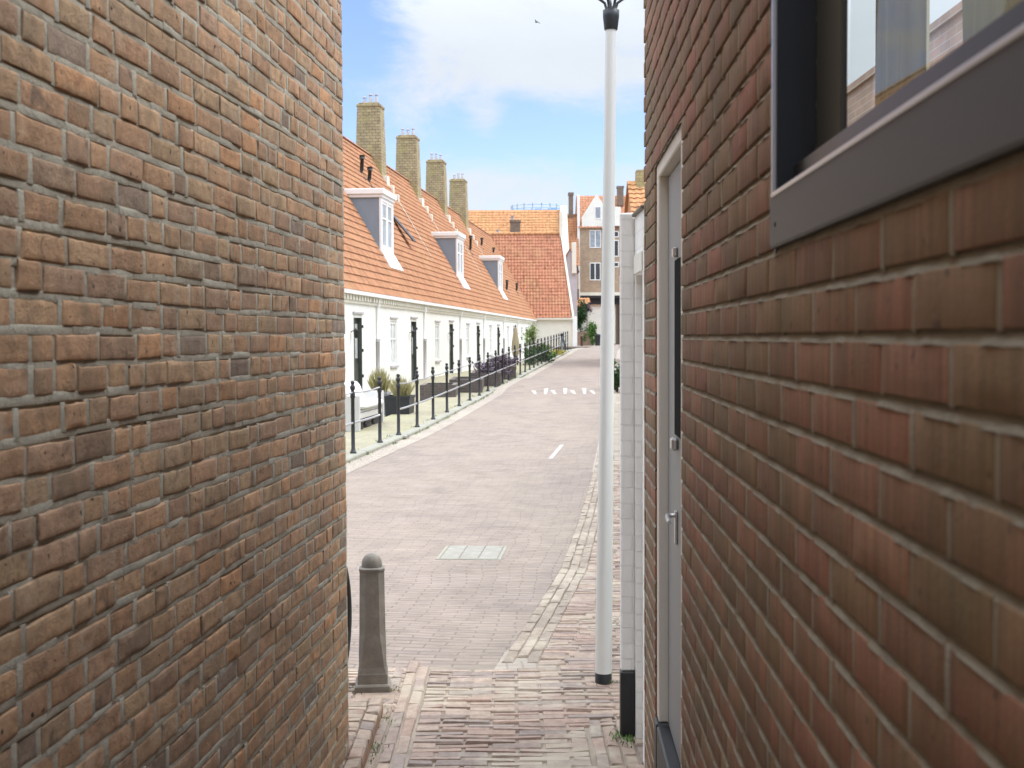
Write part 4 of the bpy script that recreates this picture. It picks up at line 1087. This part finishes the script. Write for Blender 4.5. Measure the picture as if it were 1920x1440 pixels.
# brick garden wall, bollard
mb = MB(); mb.box(5.05,6.75,103.8,104.05,.8,1.95); mb.box(5.0,6.8,103.75,104.1,1.951,2.06); tag(mb.build('low_brick_wall', M['lowbrick']), 'low pale red brick wall below dark climbers at street end', 'brick wall')
mb = MB(); mb.lathe([(.10,.9),(.10,1.55),(.13,1.56),(.13,1.66),(.09,1.74),(0,1.76)], (5.58,98,0), 12); tag(mb.build('brown_bollard', M['bollardwood']), 'brown post standing before the low brick wall at street end', 'bollard')
# roofed house on the right, above the white garden wall
rh, rr_ = gable_house('right_orange_house', 'house with orange roof and squat chimney above the white garden wall', 'house', 4.7, 12, 45, 52.4, .3, 4.4, 7.75, M['redbrick'], M['tileorange'], tw=.26, gz=.3)
mb = MB(); mb.box(.22,.55,3.3,3.9,7.3,8.15,0,.01); mb.build('chimney', M['chimney'], rh)
# blue steel lookout railing on the skyline
lk = thing('lookout_platform', 'round light blue steel railing platform on the skyline above orange roof', 'platform', (2.85,138,0))
mb = MB(); mb.lathe([(2.5,.8),(2.5,14.9),(2.9,15.0),(2.9,15.25)], n=28); mb.build('drum', M['bluesteel'], lk)
mb = MB()
for z in (15.55,15.85,16.2): mb.ring((0,0,z), 2.85, .035, 'Z', 40, 5)
mb.build('rail', M['bluesteel'], lk)
for k in range(18):
    a = 2*PI*k/18; mb = MB(); mb.tube([(2.85*math.cos(a),2.85*math.sin(a),15.2),(2.85*math.cos(a),2.85*math.sin(a),16.35)], .045, 6); mb.build('post', M['bluesteel'], lk)
mb = MB(); mb.box(1.6,2.3,-.4,.4,15.25,16.1); mb.box(-.2,.35,-.3,.3,15.25,16.0); mb.build('cabinet', M['bluesteel'], lk)

# ------------------------------------------------------------------ plants
def leaves(mb, c, r, n, size, mi=0, clumps=14, flat=1.0, rnd=R):
    c = Vector(c); cl = [(Vector((rnd.gauss(0,.5)*r[0], rnd.gauss(0,.5)*r[1], rnd.gauss(0,.5)*r[2])), rnd.uniform(.2,.5)) for _ in range(clumps)]
    for _ in range(n):
        o, k = rnd.choice(cl)
        p = c+o+Vector((rnd.gauss(0,.45)*r[0]*k*1.6, rnd.gauss(0,.45)*r[1]*k*1.6, rnd.gauss(0,.45)*r[2]*k*1.6))
        d = Vector((rnd.uniform(-1,1), rnd.uniform(-1,1), rnd.uniform(-1,1)*flat)).normalized(); e = d.cross(Vector((rnd.uniform(-1,1),rnd.uniform(-1,1),1))).normalized()
        s = size*rnd.uniform(.6,1.3)
        mb.quad([p-d*s, p+e*s*.45, p+d*s, p-e*s*.45], mi)
def shrub(name, label, cat, loc, r, n, size, leaf, trunk=None, group=None, zc=None):
    t = thing(name, label, cat, loc, 0, group)
    mb = MB(); leaves(mb, (0,0,zc if zc is not None else r[2]), r, n, size); mb.build('foliage', leaf, t)
    mb = MB()
    for k in range(5):
        a = R.uniform(0,2*PI); q = R.uniform(.1,.5)
        mb.tube([(0,0,-.05),(.15*math.cos(a)*r[0],.15*math.sin(a)*r[1],r[2]*.5),(q*math.cos(a)*r[0],q*math.sin(a)*r[1],(zc or r[2])*1.1)], [.03,.02,.008], 6)
    mb.build('stem', M['bark'], t); return t
def tuft(mb, c, n, h, spread, mi=0):
    for _ in range(n):
        a = R.uniform(0,2*PI); q = R.uniform(0,1); b = Vector((c[0]+.35*spread*q*math.cos(a), c[1]+.35*spread*q*math.sin(a), c[2]))
        tip = b+Vector((spread*q*math.cos(a), spread*q*math.sin(a), h*R.uniform(.6,1.05)*(1-.35*q*q))); mid = (b+tip)/2+Vector((0,0,h*.12)); w = Vector((-math.sin(a), math.cos(a),0))*.006
        mb.quad([b-w, b+w, mid+w*.8, tip, mid-w*.8], mi)
# black square planter with grass
def planter(label, loc, sx, sy, h, pot, leaf, gh, n, rot=ROT, group='planters on the forecourt'):
    t = thing('planter', label, 'planter', loc, rot, group)
    mb = MB(); k = .93; rows = [[(sx*q,-sy*q,z),(sx*q,sy*q,z),(-sx*q,sy*q,z),(-sx*q,-sy*q,z)] for q, z in ((k,0),(1,h-.04),(1.04,h-.04),(1.04,h),(.93,h),(.93,h-.06))]
    mb.grid(rows,0,False,True); mb.quad(rows[0]); mb.build('pot', pot, t)
    mb = MB(); mb.quad([(sx*.93,-sy*.93,h-.06),(sx*.93,sy*.93,h-.06),(-sx*.93,sy*.93,h-.06),(-sx*.93,-sy*.93,h-.06)]); mb.build('soil', M['soil'], t)
    mb = MB()
    for _ in range(5): tuft(mb, (R.uniform(-.4,.4)*sx, R.uniform(-.4,.4)*sy, h-.06), n//5, gh, .17)
    mb.build('grass_plant', leaf, t); return t
planter('black square planter with pale grass behind second railing post', (-2.22,24.2,.05), .25, .28, .42, M['potblack'], M['leafdry'], .50, 260)
planter('grey planter with tall dry grass behind the white bench', (-2.72,24.9,.05), .22, .22, .46, M['potgrey'], M['leafdry'], .62, 320)
# bench with cushions, dark crates beneath
bn = thing('garden_bench', 'pale grey box bench with white cushions behind the near railing', 'bench', (-2.43,21.3,.05), ROT)
for q in (-.98,.90):
    mb = MB(); mb.box(-.72,.0,q,q+.08,0,.60,0,.01); mb.build('armrest', M['benchpaint'], bn)
mb = MB()
for k in range(4): mb.box(-.70+.17*k,-.55+.17*k,-.895,.895,.30,.34,0,.006)
mb.box(-.05,-.02,-.895,.895,.20,.295,0,.006); mb.build('seat', M['benchpaint'], bn)
mb = MB()
for k in range(3): mb.box(-.76,-.725,-.97,.97,.34+.14*k,.45+.14*k,0,.006)
mb.build('backrest', M['benchpaint'], bn)
def cushion(label, loc, sx, sy, sz, rot):
    mb = MB(); rows = []
    for i in range(13):
        u = -1+2*i/12; row = []
        for j in range(20):
            a = 2*PI*j/20; ex = abs(math.cos(a))**.45*(1 if math.cos(a) > 0 else -1); ez = abs(math.sin(a))**.6*(1 if math.sin(a) > 0 else -1)
            k = (1-abs(u)**6)**.4 if abs(u) < 1 else 0.0
            row.append((sx*ex*(.86+.14*k), sy*u, sz*ez*k))
        rows.append(row)
    mb.grid(rows,0,True,True); o = mb.build('cushion', M['cushion']); o.location = loc; o.rotation_euler = rot
    tag(o, label, 'cushion', 'cushions on the bench'); return o
cushion('long flat white seat cushion on the pale bench', (-2.72,21.35,.46), .34, .86, .07, (0,0,ROT))
cushion('white cushion leaning at the near end of the bench', (-2.86,20.80,.66), .10, .32, .22, (0,-.35,ROT))
cushion('white cushion leaning at the far end of the bench', (-2.80,21.75,.64), .09, .30, .20, (0,-.35,ROT))
for k, (dy, lbl) in enumerate(((-.62,'nearest dark box under the pale bench'),(0,'middle dark box under the pale bench'),(.62,'farthest dark box under the pale bench'))):
    mb = MB(); mb.box(-.30,0,-.22,.22,0,.28,0,.01); mb.box(.001,.012,-.20,.20,.02,.07); mb.box(.001,.012,-.20,.20,.11,.16); mb.box(.001,.012,-.20,.20,.20,.25)
    o = mb.build('storage_box', M['darkwood']); o.location = (-2.50+dy*.1057,21.3+dy,.051); o.rotation_euler = (0,0,ROT); tag(o, lbl, 'box', 'boxes under the bench')
# brick planters stepping up behind the railing
bp_l = ['nearest low brown brick planter behind the railing','second low brown brick planter, one step up behind the railing','third low brown brick planter with purple plants','farthest low brown brick planter beside the closed parasol']
for k, (x0,x1,y0,y1,z1) in enumerate(((-2.16,-1.32,28.7,30.2,.50),(-1.55,-.74,30.25,32.7,.57),(-1.1,-.30,32.75,36.0,.66),(-.75,.12,36.05,40.5,.76))):
    t = thing('brick_planter', bp_l[k], 'brick planter', (x0,y0,0), 0, 'brown brick planters')
    mb = MB(); W_, D_ = x1-x0, y1-y0
    mb.box(0,W_,0,.1,0,z1); mb.box(0,W_,D_-.1,D_,0,z1); mb.box(0,.1,.101,D_-.101,0,z1); mb.box(W_-.1,W_,.101,D_-.101,0,z1); mb.build('wall', M['wallbrown'], t)
    mb = MB(); mb.box(.1,W_-.1,.1,D_-.1,z1-.2,z1-.05); mb.build('soil', M['soil'], t)
    if k < 2: continue
    mb = MB(); leaves(mb, (W_*.5,D_*.5,z1+.05), (W_*.34,D_*.3,.14), 1100, .075, clumps=40); mb.build('plants', M['leafdark'] if k < 2 else M['leafpurple'], t)
# parasol, shrubs along the railing
pa = thing('parasol', 'closed beige parasol standing behind the railing', 'parasol', (.13,42,.05))
mb = MB(); mb.tube([(0,0,0),(0,0,1.98)], .025, 8); mb.tube([(0,0,0),(0,0,.06)], .25, 14); mb.build('pole', M['bark'], pa)
mb = MB(); rows = []
for (r_, z) in ((.04,.92),(.09,.98),(.12,1.15),(.105,1.4),(.07,1.65),(.04,1.85),(.02,1.94)):
    rows.append([(r_*(1+.22*math.cos(8*2*PI*j/32))*math.cos(2*PI*j/32), r_*(1+.22*math.cos(8*2*PI*j/32))*math.sin(2*PI*j/32), z) for j in range(32)])
mb.grid(rows,0,True,True); mb.build('canopy', M['umbra'], pa)
shrub('slender_tree', 'pale green slender bushy tree behind the railing', 'tree', (.78,50,.4), (.30,.45,.42), 900, .055, M['leaflight'], zc=1.35)
shrub('leafy_shrub', 'dark green shrub just right of the parasol', 'shrub', (.66,46.0,.45), (.22,.5,.36), 700, .055, M['leafdark'], group='green shrubs along the railing')
shrub('leafy_shrub', 'largest dark green shrub in the middle of the railing', 'shrub', (1.12,49.4,.5), (.34,.8,.40), 1400, .06, M['leafdark'], group='green shrubs along the railing')
shrub('leafy_shrub', 'farther mid green shrub beside the yellow flowers', 'shrub', (1.55,53.0,.6), (.28,.8,.30), 900, .055, M['leafmid'], group='green shrubs along the railing')
shrub('flower_clump', 'low yellow flowering clump at the foot of the railing', 'flowers', (2.05,56.5,.78), (.28,.8,.12), 700, .045, M['leafyellow'], zc=.15)
shrub('purple_shrub', 'small purple leaved plant behind the railing', 'plant', (-.35,35.0,.4), (.3,.6,.22), 500, .05, M['leafpurple'], zc=.5)
shrub('climbing_plant', 'dark green climber spilling over the low brick wall', 'climber', (5.85,105.2,.9), (.55,.4,.95), 2600, .11, M['leafdark'], zc=2.3)
shrub('street_shrub', 'bright green bush between low brick wall and lamp post', 'bush', (6.75,103,.9), (.42,.5,.75), 1700, .10, M['leafmid'], zc=.95)
shrub('purple_tree', 'purple grey leaved small tree above the bright green bush', 'tree', (6.55,107,.9), (.32,.4,.5), 800, .09, M['leafpurple'], zc=3.2)
shrub('clipped_shrub', 'dark rounded shrub glimpsed between lamp post and white pier', 'shrub', (2.66,31,g(31)), (.22,.3,.34), 1500, .05, M['leafdark'], zc=.40)
mb = MB(); mb.lathe([(.2,.9),(.24,1.7),(.26,1.72),(.26,1.82),(0,1.9)], (7.1,101.5,0), 14); tag(mb.build('waste_bin', M['lampblack']), 'dark round bin in front of the bright green bush', 'bin')

# ------------------------------------------------------------------ road details
dc = thing('drain_cover', 'pale rectangular three panel cover set in the road', 'drain cover', (-.30,9.08,0), -.085)
for k in range(3):
    x = -.21+.14*k; mb = MB(); mb.box(x+.003,x+.137,-.26,.26,-.05,.006,0,.003); mb.build('panel', M['metalplate'], dc)
mb = MB(); mb.box(-.235,-.212,-.285,.285,-.05,.004); mb.box(.213,.236,-.285,.285,-.05,.004); mb.box(-.2115,.2125,-.285,-.262,-.05,.004); mb.box(-.2115,.2125,.262,.285,-.05,.004); mb.build('frame', M['concrete'], dc)
def flat(name, pts, m):
    mb = MB(); mb.quad(pts); return mb.build(name, m)
mk = thing('road_line', 'single short white line painted on the road', 'road marking', (.5,16.1,0))
mb = MB(); d_ = Vector((.24,2.1,0)); n_ = Vector((.028,-.003,0)); mb.quad([tuple(Vector((0,0,.005))-n_),tuple(Vector((0,0,.005))+n_),tuple(Vector((0,0,.005))+d_+n_),tuple(Vector((0,0,.005))+d_-n_)]); mb.build('paint', M['roadpaint'], mk)
for k in range(8):
    px = 1003+18*k; X = (px-960)/2300*31.0
    mb = MB(); sk = .05 if k % 2 else -.05; ya, yb = 30.25, (31.35 if k % 2 else 30.95)
    mb.quad([(X-.035,ya,rz(ya)+.005),(X+.035,ya,rz(ya)+.005),(X+.06+sk,yb,rz(yb)+.005),(X-.05+sk,yb,rz(yb)+.005)])
    tag(mb.build('hump_marking', M['roadpaint']), 'white tooth mark painted across the speed hump', 'road marking', 'white tooth marks on the speed hump')

# weeds along the kerb and wall feet
mb = MB(); RW = random.Random(5)
def weed(x, y, z, n, h):
    for _ in range(n):
        a = RW.uniform(0,2*PI); b = Vector((x+RW.gauss(0,.02), y+RW.gauss(0,.04), z)); t = b+Vector((math.cos(a)*h*.6, math.sin(a)*h*.6, h*RW.uniform(.4,1))); w = Vector((-math.sin(a),math.cos(a),0))*h*.12
        mb.quad([b-w*.5, b+w*.5, (b+t)/2+w, t, (b+t)/2-w])
y = 12.0
while y < 62:
    if RW.random() < .62: weed(fx(y)+.15, y, rz(y)+.003, RW.randint(3,9), RW.uniform(.02,.06))
    if RW.random() < .35: weed(fx(y)-.05, y, g(y)+.055, RW.randint(3,8), RW.uniform(.02,.05))
    y += RW.uniform(.08,.3)
for k in range(16): weed(.44+RW.uniform(-.03,.02), RW.uniform(4.75,4.86), .0, 5, .025)
for k in range(22): weed(-.545+RW.uniform(-.01,.01), RW.uniform(4.5,5.2), .0, 4, .02)
for k in range(12): a_ = RW.uniform(0,2*PI); weed(-.643+.09*math.cos(a_), 5.56+.09*math.sin(a_), .003, 4, .02)
for k in range(8): weed(.417+RW.uniform(-.05,.05), 5.64+RW.uniform(-.06,.06), .003, 4, .02)
tag(mb.build('kerb_weeds', M['leafmid']), kind='stuff', label='small weeds sprouting along kerb and joints', cat='weeds')
# bird
bd = MB(); 
bd.tube([(-.16,0,0),(-.08,0,.01),(.04,0,.01),(.13,0,.02),(.17,0,.02)], [.008,.035,.045,.03,.006], 8)
bd.grid([[(-.03,.02,.02),(.07,.02,.02)],[(-.05,.16,.07),(.05,.16,.07)],[(-.12,.30,.03),(-.08,.30,.03)]],0,False); bd.grid([[(-.03,-.02,.02),(.07,-.02,.02)],[(-.05,-.16,.07),(.05,-.16,.07)],[(-.12,-.30,.03),(-.08,-.30,.03)]],0,False)
o = bd.build('bird', M['bird']); o.location = (1.28*1.5,60*1.5,H+15.25*1.5); o.rotation_euler = (.3,0,2.4); tag(o, 'small dark bird flying high in the cloudy sky', 'bird')

# ------------------------------------------------------------------ light, sky, camera
SUN_EL, SUN_AZ = math.radians(56), math.radians(85)     # azimuth from +Y towards +X
sd = bpy.data.lights.new('Sun', 'SUN'); sd.energy = .75; sd.angle = math.radians(25); sd.color = (1,.95,.87)
so = bpy.data.objects.new('Sun', sd); COL.objects.link(so)
dirv = Vector((math.cos(SUN_EL)*math.sin(SUN_AZ), math.cos(SUN_EL)*math.cos(SUN_AZ), math.sin(SUN_EL)))
so.rotation_euler = dirv.to_track_quat('Z', 'Y').to_euler(); so.location = (0,0,40)

w = bpy.data.worlds.new('World'); scene.world = w; w.use_nodes = True; nt = w.node_tree
for n in list(nt.nodes): nt.nodes.remove(n)
def nn(t, **kw):
    x = nt.nodes.new(t)
    for k, v in kw.items(): setattr(x, k, v)
    return x
L = nt.links.new
sky = nn('ShaderNodeTexSky', sky_type='NISHITA'); sky.sun_disc = False; sky.sun_elevation = SUN_EL; sky.sun_rotation = SUN_AZ
sky.altitude = 0; sky.air_density = 1.0; sky.dust_density = .1; sky.ozone_density = 4.0
tc = nn('ShaderNodeTexCoord'); gen = tc.outputs['Generated']
sep = nn('ShaderNodeSeparateXYZ'); L(gen, sep.inputs[0])
def mth(op, a, b=None, clamp=False):
    x = nn('ShaderNodeMath', operation=op); x.use_clamp = clamp
    for s_, v in ((x.inputs[0], a), (x.inputs[1], b)):
        if v is None: continue
        if hasattr(v, 'links'): L(v, s_)
        else: s_.default_value = v
    return x.outputs[0]
def mrange(v, a, b, c, d):
    x = nn('ShaderNodeMapRange'); x.interpolation_type = 'SMOOTHSTEP'
    L(v, x.inputs[0])
    for i, q in enumerate((a,b,c,d)): x.inputs[i+1].default_value = q
    return x.outputs[0]
def noise(scale, detail, vec=gen, rough=.6, stretch=(1,1,1), loc=(0,0,0)):
    m = nn('ShaderNodeMapping'); m.inputs['Scale'].default_value = stretch; m.inputs['Location'].default_value = loc; L(vec, m.inputs[0])
    x = nn('ShaderNodeTexNoise'); x.inputs['Scale'].default_value = scale; x.inputs['Detail'].default_value = detail; x.inputs['Roughness'].default_value = rough; x.inputs['Distortion'].default_value = .4
    L(m.outputs[0], x.inputs['Vector']); return x.outputs['Fac']
def blob(px, py, sx, sy, r0, r1):
    d = Vector(((px-960)/2300, 1, (633-py)/2300)).normalized()
    v = nn('ShaderNodeVectorMath', operation='SUBTRACT'); L(gen, v.inputs[0]); v.inputs[1].default_value = d
    m = nn('ShaderNodeVectorMath', operation='MULTIPLY'); L(v.outputs[0], m.inputs[0]); m.inputs[1].default_value = (sx, 1, sy)
    le = nn('ShaderNodeVectorMath', operation='LENGTH'); L(m.outputs[0], le.inputs[0])
    return mrange(le.outputs['Value'], r0, r1, 1, 0)
nA = noise(11, 10, stretch=(1,1,1.9), rough=.66); nB = noise(2.2, 5, loc=(3,1,0))
f = mth('ADD', nA, mth('MULTIPLY', nB, .4))
f = mth('SUBTRACT', f, mth('MULTIPLY', blob(655,60,1.1,.7,.0,.085), .52))
f = mth('SUBTRACT', f, mth('MULTIPLY', blob(1070,235,.5,1.6,.0,.085), .44))
f = mth('SUBTRACT', f, mth('MULTIPLY', blob(800,265,.5,1.6,.0,.075), .26))
f = mth('ADD', f, mth('MULTIPLY', blob(915,230,1,1.1,.0,.03), .36))
f = mth('ADD', f, mth('MULTIPLY', blob(900,100,.6,.8,.0,.12), .22))
f = mth('ADD', f, mth('MULTIPLY', blob(1150,90,.8,.8,.0,.09), .22))
f = mth('ADD', f, mth('MULTIPLY', blob(1720,120,1,1,.03,.14), .9))
mask = mrange(f, .46, .90, .02, .93)
horiz = mrange(sep.outputs[2], .02, .14, .55, 0)
mask = mth('MAXIMUM', mask, horiz)
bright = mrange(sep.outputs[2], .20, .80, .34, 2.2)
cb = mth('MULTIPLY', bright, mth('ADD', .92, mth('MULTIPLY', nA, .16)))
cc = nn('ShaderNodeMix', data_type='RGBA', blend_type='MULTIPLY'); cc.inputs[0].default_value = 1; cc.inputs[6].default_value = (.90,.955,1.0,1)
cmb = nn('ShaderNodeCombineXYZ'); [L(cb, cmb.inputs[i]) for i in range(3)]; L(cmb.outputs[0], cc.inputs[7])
bs = nn('ShaderNodeBackground'); tn = nn('ShaderNodeMix', data_type='RGBA', blend_type='MULTIPLY'); tn.inputs[0].default_value = 1; tn.inputs[7].default_value = (.88,.82,1.0,1); L(sky.outputs[0], tn.inputs[6]); L(tn.outputs[2], bs.inputs[0]); bs.inputs[1].default_value = .09
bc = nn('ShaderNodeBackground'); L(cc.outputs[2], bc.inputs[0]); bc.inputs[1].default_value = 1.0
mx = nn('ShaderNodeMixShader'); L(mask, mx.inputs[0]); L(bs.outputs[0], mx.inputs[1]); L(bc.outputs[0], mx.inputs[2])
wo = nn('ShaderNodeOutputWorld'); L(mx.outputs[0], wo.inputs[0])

cam = bpy.data.cameras.new('Camera'); co = bpy.data.objects.new('Camera', cam); COL.objects.link(co)
cam.sensor_width = 36; cam.lens = 36*2300/1920; cam.clip_start = .05; cam.clip_end = 2000
pitch = math.atan(87/2300)
co.matrix_world = Matrix.Translation((0,0,H)) @ Matrix.Rotation(PI/2-pitch, 4, 'X') @ Matrix.Rotation(math.radians(-.28), 4, 'Z')
cam.dof.use_dof = True; cam.dof.focus_distance = 6.5; cam.dof.aperture_fstop = 9.0
scene.camera = co
scene.view_settings.view_transform = 'Standard'; scene.view_settings.look = 'None'; scene.view_settings.gamma = 1
scene.view_settings.exposure = 1.43
scene.cycles.max_bounces = 10; scene.cycles.diffuse_bounces = 5
